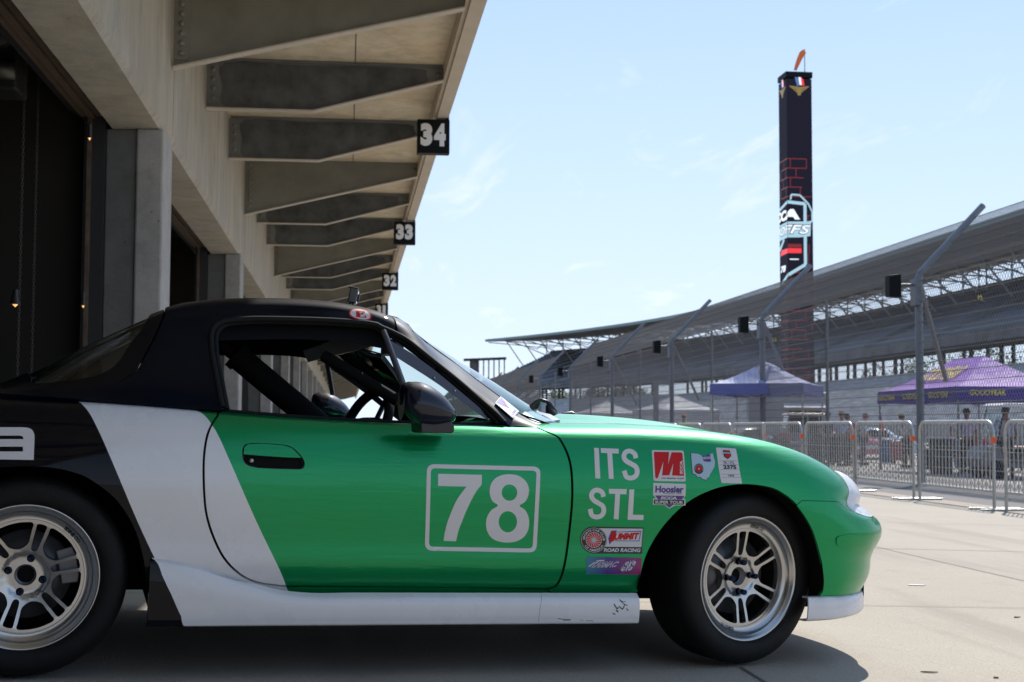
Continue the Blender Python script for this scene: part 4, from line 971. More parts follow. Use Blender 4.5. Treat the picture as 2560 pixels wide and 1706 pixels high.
def wheel(cx, cy, cz, rot, th0, lug0, long_lugs, enk, left=False):
    m = MB()
    rimp = [(.166, -.034), (.163, -.031), (.165, -.0325), (.186, -.0215), (.1875, -.016), (.190, -.0115), (.1955, -.0095), (.1975, -.004), (.2035, -.0015), (.2065, 0), (.2085, -.002), (.2085, -.008), (.197, -.014), (.192, -.030), (.190, -.09), (.185, -.17), (.195, -.205), (.197, -.205), (.187, -.17), (.180, -.09), (.168, -.05)]
    m.lathe([(r, -h) for r, h in rimp], 96, 'Y', closed_prof=True)
    o = m.build('wheel', M['alloy'], car)
    t = MB(); tp = [(.205, -.006), (.212, .003), (.222, .008), (.238, .0105), (.256, .009), (.270, .003), (.280, -.008), (.2855, -.022), (.2868, -.05), (.2872, -.10), (.2868, -.15), (.2855, -.178), (.280, -.192), (.270, -.203), (.25, -.21), (.205, -.20)]
    t.lathe([(r, -h) for r, h in tp], 96, 'Y'); t.build('tyre', M['tyre'], o)
    rim_parts(th0, lug0, o, long_lugs, enk)
    one('brake_disc', M['alloy_dark'], o, lambda m: m.lathe([(.05, .085), (.075, .082), (.078, .088), (.128, .088), (.128, .108), (.05, .108)], 64, 'Y', closed_prof=True))
    one('hub', M['matte'], o, lambda m: m.lathe([(0, .078), (.062, .078), (.07, .09), (.07, .20), (0, .20)], 32, 'Y'))
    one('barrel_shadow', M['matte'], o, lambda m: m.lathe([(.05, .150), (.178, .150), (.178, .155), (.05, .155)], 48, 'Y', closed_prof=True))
    o.matrix_local = Matrix.Translation(loc((cx, cy, cz))) @ rot @ (Matrix.Rotation(pi, 4, 'Z') if left else Matrix.Identity(4))
    return o
def caliper(parent, ang):
    m = MB(); m.prism([(-.026, -.05), (.022, -.055), (.030, -.03), (.030, .03), (.022, .055), (-.026, .05)], 0, .05, lambda p: (p[0]+.118, .079+p[2], p[1]))
    o = m.build('brake_caliper', M['alloy_dark'], parent, .004); o.matrix_local = Matrix.Rotation(-ang, 4, 'Y')
HUBZ = .2857
I4 = Matrix.Identity(4)
w1 = wheel(0, .80, HUBZ, Matrix.Rotation(radians(1.), 4, 'X'), radians(74.5), radians(75), False, (radians(48), radians(228)))
caliper(w1, radians(12))
w2 = wheel(2.287, .775, HUBZ, Matrix.Rotation(radians(15), 4, 'Z') @ Matrix.Rotation(radians(1.8), 4, 'X'), radians(93), radians(93), True, (radians(78), radians(252)))
w3 = wheel(0, -.80, HUBZ, Matrix.Rotation(radians(-1.), 4, 'X'), radians(60), radians(20), False, (radians(48),), True)
w4 = wheel(2.205, -.79, HUBZ, Matrix.Rotation(radians(15), 4, 'Z'), radians(30), radians(20), True, (radians(78),), True)
# ------------------------------------------------------------------ lettering and stickers on the bodywork
def poly_fit(surf, x0, y0, x1, y1, rng, deg=3, pts=None):
    g = pts or [(x, y) for x in np.linspace(x0, x1, 8) for y in np.linspace(y0, y1, 8)]
    st = np.array(surf.from_px(g, rng)); c = ((x0+x1)/2, (y0+y1)/2); sx, sy = (x1-x0)/2, (y1-y0)/2
    def basis(q):
        q = np.atleast_2d(q).astype(float); u = (q[:, 0]-c[0])/sx; v = (q[:, 1]-c[1])/sy
        return np.column_stack([u**i*v**j for i in range(deg+1) for j in range(deg+1-i)])
    A, *_ = np.linalg.lstsq(basis(g), st, rcond=None)
    return lambda q: basis(q)@A
class Sticker:
    def __init__(s, surf, fit, org, sc): s.surf, s.fit, s.org, s.sc = surf, fit, org, sc; s.P = []; s.N = []; s.F = []; s.m = []; s.base = .0008
    def px(s, pts): q = np.atleast_2d(pts).astype(float); return np.array(s.org)+q/s.sc
    def _add(s, v2, faces, mi, lay):
        st = s.fit(s.px(v2)); N = s.surf.nrm(st); P = s.surf.ev(st)+N*(s.base+.0005*lay); b = len(s.P)
        s.P += list(P); s.N += list(N)
        for f in faces: s.F.append(tuple(b+int(i) for i in f)); s.m.append(mi)
    def poly(s, pts, mi=0, lay=0, holes=(), step=None):
        P = np.array(pts, float); size = max(np.ptp(P[:, 0]), np.ptp(P[:, 1])); step = step or max(size/12, 14)
        v, t = cdt([tuple(p) for p in pts], [list(h) for h in holes], [], step, step*.7, grid=size > 60); s._add(v, t, mi, lay)
    def stroke(s, path, w, mi=0, lay=0, n=5, closed=False):
        c = np.array(catmull(path, n, closed) if n > 1 else path, float); d = np.gradient(c, axis=0)
        if closed: d = np.roll(c, -1, 0)-np.roll(c, 1, 0)
        d /= np.maximum(np.linalg.norm(d, axis=1, keepdims=True), 1e-9); nn = np.column_stack([-d[:, 1], d[:, 0]])*w/2
        v = np.vstack([c-nn, c+nn]); k = len(c); s._add(v, [(i, (i+1) % k, k+(i+1) % k, k+i) for i in range(k if closed else k-1)], mi, lay)
    def text(s, txt, tl, tr, bl, mi=0, lay=1, bold=.03, shear=0.):
        """corners of the text box: top-left, top-right, bottom-left"""
        v, f, w = text_geo(txt, bold, shear); v = v/np.array([w, 1.]); v = v/np.maximum(v.max(0), 1e-9)
        tl, tr, bl = map(np.array, (tl, tr, bl)); q = tl+v[:, :1]*(tr-tl)+(1-v[:, 1:2])*(bl-tl); s._add(q, f, mi, lay)
    def arc_text(s, txt, c, r, a0, a1, h, mi=0, lay=1, bold=.02, outward=True):
        v, f, w = text_geo(txt, bold); q = []
        for x, y in v:
            a = a0+(a1-a0)*x/w; rr = r+(y*h if outward else (1-y)*h-h); rr = r+(y if outward else 1-y)*h
            q.append((c[0]+rr*cos(a), c[1]-rr*sin(a)))
        s._add(np.array(q), f, mi, lay)
    def ell(s, c, rx, ry, mi=0, lay=0, n=32): s.poly([(c[0]+rx*cos(2*pi*k/n), c[1]+ry*sin(2*pi*k/n)) for k in range(n)], mi, lay)
    def build(s, name, mats, parent=car): return mesh_from(name, np.array(s.P), s.F, np.array(s.N), mats, s.m, parent)
def rrect(tl, tr, br, bl, r, n=5):
    """rounded quadrilateral; r as a fraction of the side"""
    C = [np.array(p, float) for p in (tl, tr, br, bl)]; out = []
    for i in range(4):
        p, c, q = C[i-1], C[i], C[(i+1) % 4]; a = c+(p-c)/np.linalg.norm(p-c)*r; b = c+(q-c)/np.linalg.norm(q-c)*r
        for k in range(n+1):
            t = k/n; out.append(tuple((1-t)**2*a+2*t*(1-t)*c+t*t*b))
    return out
DM = [M['d_white'], M['d_black'], M['d_red'], M['d_blue'], M['d_purple'], M['d_lblue'], M['decal'], M['green']]
W_, K_, R_, B_, PU, LB, DC, GR = range(8)
fitD = poly_fit(BS, 1040, 1130, 1370, 1400, (1, 1.7, .3, .75))
fitF = poly_fit(BS, 1440, 1105, 1700, 1450, (1.5, 2.4, .25, .78))
fitT = poly_fit(BS, 1770, 1110, 1870, 1215, (2.0, 2.5, .5, .80), 2)
ZD = (1000, 1100)
num = Sticker(BS, fitD, ZD, 3.136)
num.poly(rrect((212, 189), (1103, 211), (1070, 884), (194, 868), 62), DC, 0, holes=[rrect((243, 222), (1071, 243), (1040, 852), (226, 837), 34)])
num.poly([(300, 266), (642, 275), (640, 350)]+catmull([(600, 400), (560, 470), (520, 555), (485, 640), (457, 715), (440, 795)], 3)[:]+[(342, 792)]+catmull([(350, 730), (370, 650), (400, 570), (440, 480), (480, 420), (522, 367)], 3)+[(298, 362)], DC, 0)
num.poly(catmull([(857, 270), (925, 281), (975, 314), (1003, 358), (1010, 402), (1000, 450), (975, 490), (935, 517), (978, 548), (1005, 598), (1012, 652), (1003, 710), (972, 760), (915, 795), (843, 805), (768, 795), (712, 762), (682, 712), (674, 655), (684, 600), (717, 550), (768, 515), (730, 487), (708, 447), (702, 400), (713, 347), (747, 303), (797, 278)], 3, True), DC, 0,
         holes=[[(857+61*cos(2*pi*k/24), 414+64*sin(2*pi*k/24)) for k in range(24)], [(845+72*cos(2*pi*k/24), 642+83*sin(2*pi*k/24)) for k in range(24)]])
num.build('race_number', DM, doorR)
cls = Sticker(BS, fitF, ZD, 3.136)
cls.poly([(1521, 68), (1558, 70), (1569, 303), (1530, 300)], DC); cls.poly([(1573, 70), (1714, 76), (1714, 115), (1663, 113), (1674, 307), (1636, 304), (1624, 111), (1575, 109)], DC)
cls.stroke([(1848, 150), (1838, 116), (1803, 94), (1768, 104), (1754, 138), (1770, 168), (1808, 190), (1845, 212), (1858, 247), (1846, 283), (1810, 299), (1773, 288), (1755, 243)], 37, DC)
cls.stroke([(1595, 445), (1583, 410), (1548, 392), (1514, 403), (1500, 437), (1520, 472), (1560, 497), (1590, 520), (1598, 560), (1580, 593), (1542, 604), (1505, 590), (1491, 540)], 37, DC)
cls.poly([(1637, 383), (1777, 385), (1774, 425), (1724, 423), (1715, 623), (1677, 620), (1686, 422), (1636, 420)], DC); cls.poly([(1797, 387), (1835, 388), (1826, 586), (1911, 588), (1909, 628), (1785, 625)], DC)
cls.build('class_letters', DM)
ZF = (1440, 1100); SFc = 4.3545
def stk(fit=fitF): return Sticker(BS, fit, ZF, SFc)
# red M square
s = stk(); s.poly(rrect((823, 117), (1170, 128), (1191, 454), (841, 445), 22), W_, 0)
s.poly([(856, 138), (1012, 143), (999, 272), (1040, 146), (1140, 149), (1156, 160), (1171, 393), (1042, 388), (1056, 258), (1012, 386), (934, 387), (949, 238), (892, 400), (882, 417), (868, 419), (860, 404), (846, 150)], R_, 1, step=30)
s.text('SCCA', (1125, 374), (1125, 234), (1155, 374), W_, 2, .05); s.text('U.S. MAJORS TOUR', (932, 408), (1170, 415), (929, 425), K_, 1, .04, .25); s.build('sticker', DM)
# tyre sponsor and tour badge
s = stk(); s.poly([(843, 467), (1186, 478), (1192, 486), (1190, 605), (1168, 640), (1188, 643), (1190, 712), (1078, 712), (1014, 747), (962, 706), (842, 704), (836, 698), (838, 636), (868, 634), (838, 596), (838, 474)], W_, 0)
s.poly([(858, 602), (1180, 608), (1150, 648), (890, 645)], PU, 1); s.poly([(972, 702), (1060, 704), (1014, 738)], PU, 1)
s.poly(rrect((846, 647), (1178, 652), (1176, 704), (846, 698), 12), K_, 1)
s.text('Hoosier', (862, 497), (1170, 500), (860, 572), PU, 1, .045); s.text('RACING TIRE', (950, 571), (1150, 575), (948, 588), K_, 1, 0)
s.text('SCCA', (920, 613), (1098, 616), (918, 644), W_, 2, .05, .1); s.text('SUPER TOUR', (860, 657), (1164, 663), (858, 691), W_, 2, .03); s.build('sticker', DM)
# state outline
s = stk(fitF); oh = [(1243, 152), (1330, 158), (1365, 178), (1400, 186), (1440, 160), (1492, 145), (1502, 200), (1515, 240), (1508, 292), (1478, 345), (1458, 375), (1452, 402), (1428, 412), (1416, 438), (1375, 430), (1342, 406), (1320, 411), (1290, 378), (1260, 372)]
s.poly(oh, K_, 0); s.poly(inset(oh, 5), LB, 1); s.ell((1332, 318), 50, 54, K_, 2); s.ell((1332, 318), 33, 35, R_, 3); s.ell((1332, 318), 8, 9, LB, 4)
s.arc_text('SPORTS CAR CLUB', (1332, 318), 36, radians(200), radians(-20), 10, W_, 3, 0); 
s.poly([(1366, 181), (1400, 188), (1440, 164), (1458, 172), (1464, 238), (1440, 246), (1385, 240)], PU, 2, step=60); s.text('NEOHIO', (1376, 197), (1460, 190), (1378, 222), W_, 3, .03); s.build('sticker', DM)
# technical inspection label
s = Sticker(BS, fitT, ZF, SFc); s.poly(rrect((1520, 87), (1737, 101), (1809, 476), (1582, 471), 12), W_, 0)
s.poly([(1595, 117), (1670, 122), (1690, 185), (1650, 215), (1608, 190)], K_, 1, step=60); s.poly([(1600, 121), (1668, 126), (1672, 142), (1604, 137)], R_, 2); s.poly([(1620, 168), (1680, 165), (1684, 185), (1650, 203), (1616, 188)], R_, 2, step=60)
s.poly([(1585, 145), (1692, 150), (1688, 160), (1590, 158)], LB, 3)
for y, xx in ((230, 1555), (268, 1562), (318, 1572), (368, 1580), (402, 1586)): s.poly([(xx, y), (xx+205, y+2), (xx+205, y+4), (xx, y+2)], K_, 1)
s.text('78 / STL', (1602, 236), (1724, 240), (1605, 262), K_, 1, .01); s.text('2375', (1600, 272), (1742, 276), (1606, 312), K_, 1, .05); s.text('1839', (1658, 374), (1720, 376), (1662, 396), K_, 1, .02)
s.build('sticker', DM)
# club and parts supplier badge
s = stk(); c = (193, 1091)
body = [(c[0]+147*cos(a), c[1]-150*sin(a)) for a in [radians(90+k*15) for k in range(13)]]
s.poly([(740, 955), ]+[(196, 945)]+body[1:]+[(240, 1241), (716, 1243)], K_, 0, step=60); s.poly([(232, 962), (729, 968), (713, 1170), (316, 1165)], W_, 1, step=60)
s.ell(c, 143, 140, K_, 2); s.stroke([(c[0]+136*cos(2*pi*k/24), c[1]+133*sin(2*pi*k/24)) for k in range(24)], 4, W_, 3, 2, True)
s.ell(c, 87, 86, W_, 3); s.ell(c, 82, 81, R_, 4); s.ell(c, 22, 22, LB, 6)
for k in range(16):
    a = 2*pi*k/16; s.stroke([(c[0]+20*cos(a), c[1]+20*sin(a)), (c[0]+50*cos(a+.12), c[1]+50*sin(a+.12)), (c[0]+80*cos(a-.08), c[1]+80*sin(a-.08))], 5, W_, 5, 2)
s.arc_text('SPORTS CAR CLUB', c, 97, radians(178), radians(-4), 24, W_, 4, .02); s.arc_text('OF AMERICA', c, 99, radians(212), radians(330), 24, W_, 4, .02, False)
s.poly([(352, 1075), (385, 990), (445, 985), (440, 1002), (712, 990), (700, 1060), (690, 1107), (395, 1103), (365, 1143)], B_, 2, step=70); s.poly([(362, 1075), (392, 1000), (430, 995), (410, 1025), (430, 1050), (372, 1125)], R_, 3, step=60)
s.poly([(438, 1008), (702, 1000), (683, 1099), (410, 1096)], W_, 3, step=60); s.text('UMMIT', (422, 1018), (694, 1010), (412, 1092), R_, 4, .06, .15); s.text('S', (372, 992), (432, 990), (366, 1110), R_, 4, .09, .2)
s.text('RACING EQUIPMENT', (392, 1121), (664, 1124), (390, 1138), B_, 2, .03, .15); s.text('ROAD RACING', (302, 1180), (702, 1184), (298, 1221), W_, 2, .04, .15); s.build('sticker', DM)
# violet event badge
gm, N, L, b_ = new_mat('teal_to_magenta_vinyl'); b_.inputs['Roughness'].default_value = .35
tcn = N.new('ShaderNodeTexCoord'); sx_ = N.new('ShaderNodeSeparateXYZ'); L.new(tcn.outputs['Generated'], sx_.inputs[0]); rp = N.new('ShaderNodeValToRGB'); L.new(sx_.outputs[0], rp.inputs[0])
el = rp.color_ramp.elements; el[0].position = 0; el[0].color = (.02, .20, .30, 1); el[1].position = 1; el[1].color = (.30, .02, .14, 1); e2 = el.new(.4); e2.color = (.06, .03, .22, 1); L.new(rp.outputs[0], b_.inputs['Base Color'])
s = stk(); s.poly([(106, 1273), (708, 1284), (697, 1466), (104, 1462)], 8, 0, step=60)
for g_, mi_, ly, bo in ((0, W_, 1, .055), (0, PU, 2, -.012)):
    s.text('TARMAC', (190, 1322), (470, 1318), (150, 1392), mi_, ly, bo, .35); s.text('88', (510, 1312), (666, 1306), (458, 1440), mi_, ly, bo, .35)
s.stroke([(132, 1378), (215, 1322), (300, 1312)], 12, W_, 1, 3); s.build('sticker', DM+[gm])
# lower-case a at the end of the model script on the rear quarter
fitQ = poly_fit(BS, -110, 1050, 100, 1170, (-.3, .3, .5, .80), 2)
s = Sticker(BS, fitQ, (0, 940), 5.226)
s.poly([(-60, 675)]+catmull([(300, 675), (370, 684), (420, 712), (445, 760), (451, 810)], 3)+[(440, 1098), (-90, 1090)]+catmull([(-90, 1090), (-140, 1060), (-160, 960), (-130, 870), (-60, 835), (20, 830)], 3)[1:]+[(305, 830)]+catmull([(305, 822), (296, 798), (262, 786), (200, 785)], 3)+[(-130, 785), (-130, 675)], DC, 0,
       holes=[[(300, 925), (300, 987), (-20, 987)]+[(-40, 975), (-48, 956), (-40, 937), (-20, 925)]], step=60)
s.build('model_script', DM)
# scuffs and joint on the skirt
fitS = poly_fit(SK, 1300, 1490, 1600, 1555, (1.3, 1.9, .8, 4.9), 2)
s = Sticker(SK, fitS, ZD, 3.136)
for pth, w in (([(1238, 1390), (1290, 1400), (1340, 1398)], 6), ([(1280, 1412), (1335, 1410)], 8), ([(1408, 1405), (1440, 1415)], 4), ([(1455, 1420), (1500, 1418), (1512, 1424)], 7), ([(1715, 1252), (1745, 1275), (1765, 1270)], 5), ([(1722, 1262), (1750, 1290), (1782, 1305)], 6), ([(1675, 1292), (1700, 1325), (1712, 1318)], 8), ([(1715, 1310), (1745, 1328), (1760, 1300)], 7), ([(1695, 1335), (1712, 1345)], 9), ([(1668, 1352), (1690, 1360)], 6), ([(1775, 1325), (1790, 1338)], 6)):
    s.stroke(pth, w, K_, 0, 3)
s.stroke([(1108, 1212), (1103, 1290), (1082, 1438)], 2.2, K_, 0, 3); s.build('scuff_marks', DM)
# E roundel on the roof rail, kill switch label on the pillar
fitE = poly_fit(GH, 870, 770, 932, 804, (.9, 1.12, 2.5, 4.6), 2)
s = Sticker(GH, fitE, (840, 700), 11.2); tl = radians(14)
def rot_ell(c, a, b, t, n=32): return [(c[0]+a*cos(u)*cos(t)-b*sin(u)*sin(t), c[1]+a*cos(u)*sin(t)+b*sin(u)*cos(t)) for u in [2*pi*k/n for k in range(n)]]
s.poly(rot_ell((677, 985), 325, 140, tl), R_, 0, step=80); s.poly(rot_ell((677, 978), 285, 108, tl), W_, 1, step=80)
s.poly([(495, 868), (795, 898), (812, 945), (775, 935), (765, 915), (655, 900), (664, 955), (705, 958), (712, 940), (775, 968), (720, 975), (672, 985), (690, 1030), (790, 1035), (815, 1005), (840, 1000), (850, 1062), (535, 1030), (572, 1018), (560, 890)], R_, 2, step=80)
s.build('sticker', DM)
class Flat:
    """small flat sheet spanned by three corner points of the pillar, lying just proud of it"""
    def __init__(s, P): s.P = P; n = np.cross(P[1]-P[0], P[2]-P[0]); n /= np.linalg.norm(n); s.n = n*np.sign(n[1])
    def ev(s, q): q = np.atleast_2d(q); return s.P[0]+q[:, :1]*(s.P[1]-s.P[0])+q[:, 1:2]*(s.P[2]-s.P[0])
    def nrm(s, q): return np.repeat(s.n[None], len(np.atleast_2d(q)), 0)
_q = [np.array(p) for p in Z(900, 800, 5.2275, [(1828, 1018), (2068, 1212), (1755, 1104)])]
fs3 = Flat(GH.ev(GH.from_px(_q, (1.2, 1.72, .5, 4.5))))
_M = np.linalg.inv(np.column_stack([_q[1]-_q[0], _q[2]-_q[0]]))
s = Sticker(fs3, lambda q: (np.atleast_2d(q)-_q[0])@_M.T, (900, 800), 5.2275)
s.base = .006
s.poly([(1828, 1018), (2068, 1212), (1985, 1300), (1755, 1104)], W_, 0, step=60); s.poly([(1835, 1030), (1948, 1185), (1768, 1100)], B_, 1, step=60); s.stroke([(1850, 1085), (1882, 1100), (1872, 1125), (1905, 1135)], 12, R_, 2, 2)
s.stroke([(1995, 1178), (2050, 1222), (1988, 1286), (1935, 1240)], 5, B_, 1, 1, True); s.text('OFF', (1957, 1240), (2012, 1190), (1985, 1268), B_, 1, .04); s.build('sticker', DM)
# ------------------------------------------------------------------ cockpit
def ptube(name, mat, pts, r, n=12, parent=car):
    m = MB(); m.tube([loc(p) for p in pts], r, n); return m.build(name, mat, parent)
zp = lambda pts: Z(520, 780, 4.902, pts)
def cage(name, pts, Y, r, mat=M['matte']):
    ys = Y if hasattr(Y, '__len__') else [Y]*len(pts); return ptube(name, mat, [at_plane(x, y, q) for (x, y), q in zip(zp(pts), ys)], r)
cage('roll_cage_tube', [(150, 395), (400, 590), (1245, 1285), (1500, 1500)], .25, .021)
cage('cage_padding', [(395, 575), (800, 915), (1245, 1285), (1380, 1400)], .25, .043)
cage('padding_strap', [(330, 515), (400, 578)], .25, .050)
cage('roll_cage_tube', [(1420, 540), (1530, 605), (2330, 1095)], [.50, .52, .60], .020)
for sg in (1, -1):
    ptube('roll_cage_tube', M['matte'], [(.46, .58*sg, .25), (.44, .57*sg, .90), (.48, .50*sg, 1.08), (.50, 0, 1.12)], .021)
    ptube('roll_cage_tube', M['matte'], [(.48, .50*sg, 1.075), (.9, .50*sg, 1.115), (1.06, .50*sg, 1.095), (1.46, .60*sg, .80), (1.5, .62*sg, .3)], .019)
ptube('roll_cage_tube', M['matte'], [(1.06, -.50, 1.095), (1.06, .50, 1.095)], .019)
ptube('roll_cage_tube', M['matte'], [(.50, -.50, 1.08), (.9, .10, 1.13), (1.06, .3, 1.10)], .018)
# visor / centre net panel under the header
vp = [at_plane(x, y, .05) for x, y in zp([(1310, 430), (1600, 300), (1870, 240), (2095, 395), (1830, 472), (1372, 580)])]
m = MB(); n_ = len(vp); m.add([loc((a, -.25, c)) for a, b, c in vp]+[loc((a, .20, c)) for a, b, c in vp], [tuple(range(n_)), tuple(range(2*n_-1, n_-1, -1))]+[(i, (i+1) % n_, n_+(i+1) % n_, n_+i) for i in range(n_)])
m.build('sun_visor', M['plastic'], car)
rm = at_plane(983, 868, 0.05); one('rear_view_mirror', M['plastic'], car, lambda m: m.box(rm[0]-.022, rm[0]+.018, -.16, .08, rm[2]-.028, rm[2]+.028), .010)
one('dashboard', M['matte'], car, lambda m: (m.box(1.22, 1.50, -.66, .66, .52, .735), m.tube([(1.24, -.66, .715), (1.24, .66, .715)], .035, 14), m.tube([(1.20, .22, .73), (1.20, .48, .73)], .055, 16)))
# steering wheel on the far (left) side
sw = at_plane(905, 1030, -.35); S_ = bpy.data.objects.new
R_sw = Matrix.Translation(loc((sw[0]+.015, -.35, sw[2]-.055))) @ Matrix.Rotation(radians(-66), 4, 'Y') @ Matrix.Rotation(radians(18), 4, 'X')
m = MB(); m.tube([(.148*cos(2*pi*k/36), .148*sin(2*pi*k/36), 0) for k in range(36)], .0195, 12, closed=True); swo = m.build('steering_wheel', M['matte'], car); swo.matrix_local = R_sw
one('spoke', M['alloy_dark'], swo, lambda m: (m.box(-.15, .15, -.015, .015, -.035, -.028), m.box(-.015, .015, -.15, 0, -.035, -.028)))
one('quick_release', M['steel'], swo, lambda m: m.lathe([(0, -.02), (.03, -.02), (.03, -.06), (.024, -.07), (.024, -.13), (0, -.13)], 24))
# low race seat behind the wheel
def seat(m, y0):
    pr = [(.60, .25), (1.02, .25), (1.06, .36), (1.0, .38), (.72, .34), (.60, .72), (.53, .80), (.47, .78), (.50, .6)]
    m.prism(pr, y0-.20, y0+.20, lambda p: (p[0], p[2], p[1])); m.box(.62, 1.0, y0-.25, y0-.20, .25, .46); m.box(.62, 1.0, y0+.20, y0+.25, .25, .46)
one('seat', M['matte'], car, lambda m: seat(m, .36), .02)
# wipers and scuttle
def wpt(px, py, Y): return loc(at_plane(px, py, Y))
m = MB(); m.tube([wpt(1388, 1034, .42), wpt(1372, 1008, .42), wpt(1366, 1004, .42), wpt(1350, 1000, .42), wpt(1340, 1008, .42), wpt(1322, 1022, .43)], [.012, .009, .006, .008, .010, .007], 8)
m.tube([wpt(1380, 1040, .42), wpt(1368, 1012, .42)], [.026, .006], 8); m.tube([wpt(1346, 1004, .41), wpt(1342, 1018, .41), wpt(1318, 1027, .41)], [.009, .007, .005], 6); m.build('wiper', M['plastic'], car)
m = MB(); m.tube([wpt(1440, 1040, -.15), wpt(1428, 1034, -.15), wpt(1405, 1036, -.15)], [.01, .01, .006], 6); m.build('wiper', M['plastic'], car)
M['scuttle'] = plain('grey_blue_scuttle_film', (.13, .15, .22), .35, .2, .6, .05)
sc_ = [at_plane(x, y, Y) for x, y, Y in ((1292, 1056, .69), (1312, 1030, .60), (1342, 1028, .52), (1376, 1036, .50), (1400, 1050, .56), (1352, 1056, .66))]
m = MB(); m.add([loc(p) for p in sc_]+[loc((p[0], p[1], p[2]-.006)) for p in sc_], [(0, 1, 2, 3, 4, 5), (11, 10, 9, 8, 7, 6)]+[(i, (i+1) % 6, 6+(i+1) % 6, 6+i) for i in range(6)]); m.build('scuttle_corner', M['scuttle'], car)
# ------------------------------------------------------------------ places seen far off: helpers
def az_of(px): return math.atan((px-IW/2)/FPX)+CAM_AZ
def at_depth(px, py, Zd):      # world point Zd metres along the optical axis
    r = cF+cR*(px-IW/2)/FPX-cU*(py-IH/2)/FPX; return Vector(cC+r*Zd)
def on_ground(px, Zd):         # ground point below the pixel column
    p = at_depth(px, 1068, Zd); return Vector((p.x, p.y, gz(p.x)))
# ------------------------------------------------------------------ crowd barriers
M['tag'] = plain('orange_tag', (.85, .13, .02), .5)
def barrier_proto():
    r = empty('crowd_barrier', (0, 0, 0)); Lb = 2.30; h = 1.07; zb = .22; rc_ = .17
    def frame(m):
        pts = [(0, 0, .03)]+[(0, rc_-rc_*cos(a), h-rc_+rc_*sin(a)) for a in [pi/2*k/6 for k in range(7)]]+[(0, Lb-rc_+rc_*sin(a), h-rc_+rc_*cos(a)) for a in [pi/2*k/6 for k in range(7)]]+[(0, Lb, .03)]
        m.tube(pts, .020, 10); m.tube([(0, 0, zb), (0, Lb, zb)], .017, 8)
    one('frame', M['steel'], r, frame)
    def bars(m):
        for i in range(1, 21):
            y = Lb*i/21; zt_ = h if rc_ < y < Lb-rc_ else h-rc_+sqrt(max(0, rc_*rc_-(rc_-min(y, Lb-y))**2)); m.tube([(0, y, zb), (0, y, zt_)], .0075, 6, cap=False)
    b = one('bars', M['steel'], r, bars); one('cross_rod', M['steel'], r, lambda m: m.tube([(.006, 0, .70), (.006, Lb, .70)], .004, 6))
    for y in (.0, Lb): one('foot', M['steel'], r, lambda m: (m.tube([(-.32, y, .015), (.32, y, .015)], .014, 8), m.tube([(0, y, .0), (0, y, .06)], .018, 8)))
    for y, z in ((.0, .84),): one('tag', M['tag'], r, lambda m: m.box(-.024, .024, y-.024, y+.024, z-.035, z+.035))
    one('hook', M['steel'], r, lambda m: m.tube([(0, Lb, .78), (0, Lb+.03, .80), (0, Lb+.05, .76), (0, Lb+.05, .70)], .007, 6))
    return r
BU = 7.80
def y_at(px, u): return u/math.tan(az_of(px))
spans = [(16.15, 13.8), (y_at(2291, BU), y_at(2481, BU)), (y_at(2139, BU), y_at(2281, BU)), (y_at(2016, BU), y_at(2133, BU)), (y_at(1913, BU), y_at(2011, BU)), (y_at(1834, BU), y_at(1910, BU))]
ordn = ['metal crowd barrier cut off by the right edge of the picture', 'metal crowd barrier second from the right with a black bin behind', 'metal crowd barrier third from the right with a blue bin behind',
        'metal crowd barrier just right of the car nose, fourth from the right', 'metal crowd barrier above the headlight, fifth from the right', 'metal crowd barrier sixth from the right behind the green fender',
        'metal crowd barrier seventh from the right behind the green fender', 'metal crowd barrier eighth from the right behind the hood', 'metal crowd barrier ninth from the right behind the hood', 'metal crowd barrier tenth from the right behind the hood', 'metal crowd barrier farthest along the row behind the hood']
bp_ = barrier_proto(); y0 = None; ys_b = []
for a, b in spans: ys_b.append(min(a, b))
while len(ys_b) < 11: ys_b.append(ys_b[-1]+2.42)
for i, yb_ in enumerate(ys_b):
    o = bp_ if i == 0 else copy_tree(bp_)
    o.location = (BU+(random.uniform(-.05, .05) if i > 1 else 0), yb_, gz(BU)); o.rotation_euler = (0, radians(random.uniform(-1, 1)), radians(random.uniform(-.8, .8)))
    o['label'] = ordn[i]; o['category'] = 'barrier'; o['group'] = 'crowd barriers along the pit road'
# ------------------------------------------------------------------ catch fence
FU = 11.1; FG = gz(FU)-.0; FB = 3.67
fen = empty('catch_fence', (0, 0, 0)); tag(fen, 'tall chain link catch fence with cranked steel posts along the pit road', 'fence')
M['fpost'] = M['fence_steel']
post_y = [26.41-10.75*2, 26.41-10.75, 26.41, 36.9, 47.6, 58.6, 69.8, 81., 92., 103., 114., 125., 136., 148., 160., 172.]
def main_post(m, y):
    m.tube([(FU, y, FG), (FU, y, FB), (FU+.04, y, FB+.12), (FU+1.40, y+.1, FB+1.50)], [.075, .075, .07, .065], 10)
    m.box(FU-.09, FU+.09, y-.09, y+.09, FB-.45, FB-.30)
fpost0 = one('post', M['fpost'], fen, lambda m: main_post(m, 0))
thin0 = one('line_post', M['fpost'], fen, lambda m: m.tube([(FU+.02, 0, FG), (FU+.02, 0, FB+.05)], .038, 8))
cab0 = one('cable', M['wire'], fen, lambda m: m.tube([(FU-.03, 4, 0), (FU-.03, 172, 0)], .008, 5))
for i, y in enumerate(post_y):
    for src, yy_ in ((fpost0, y), (thin0, y+5.4)):
        if i == 0: src.location.y = yy_
        else: c = src.copy(); COL.objects.link(c); c.location.y = yy_
cab0.location.z = FG+.35
for k in range(1, 20): c = cab0.copy(); COL.objects.link(c); c.location.z = FG+.35+k*.20
for k in range(1, 6): c = cab0.copy(); COL.objects.link(c); c.location = (k*.245, 0, FB+k*.25)
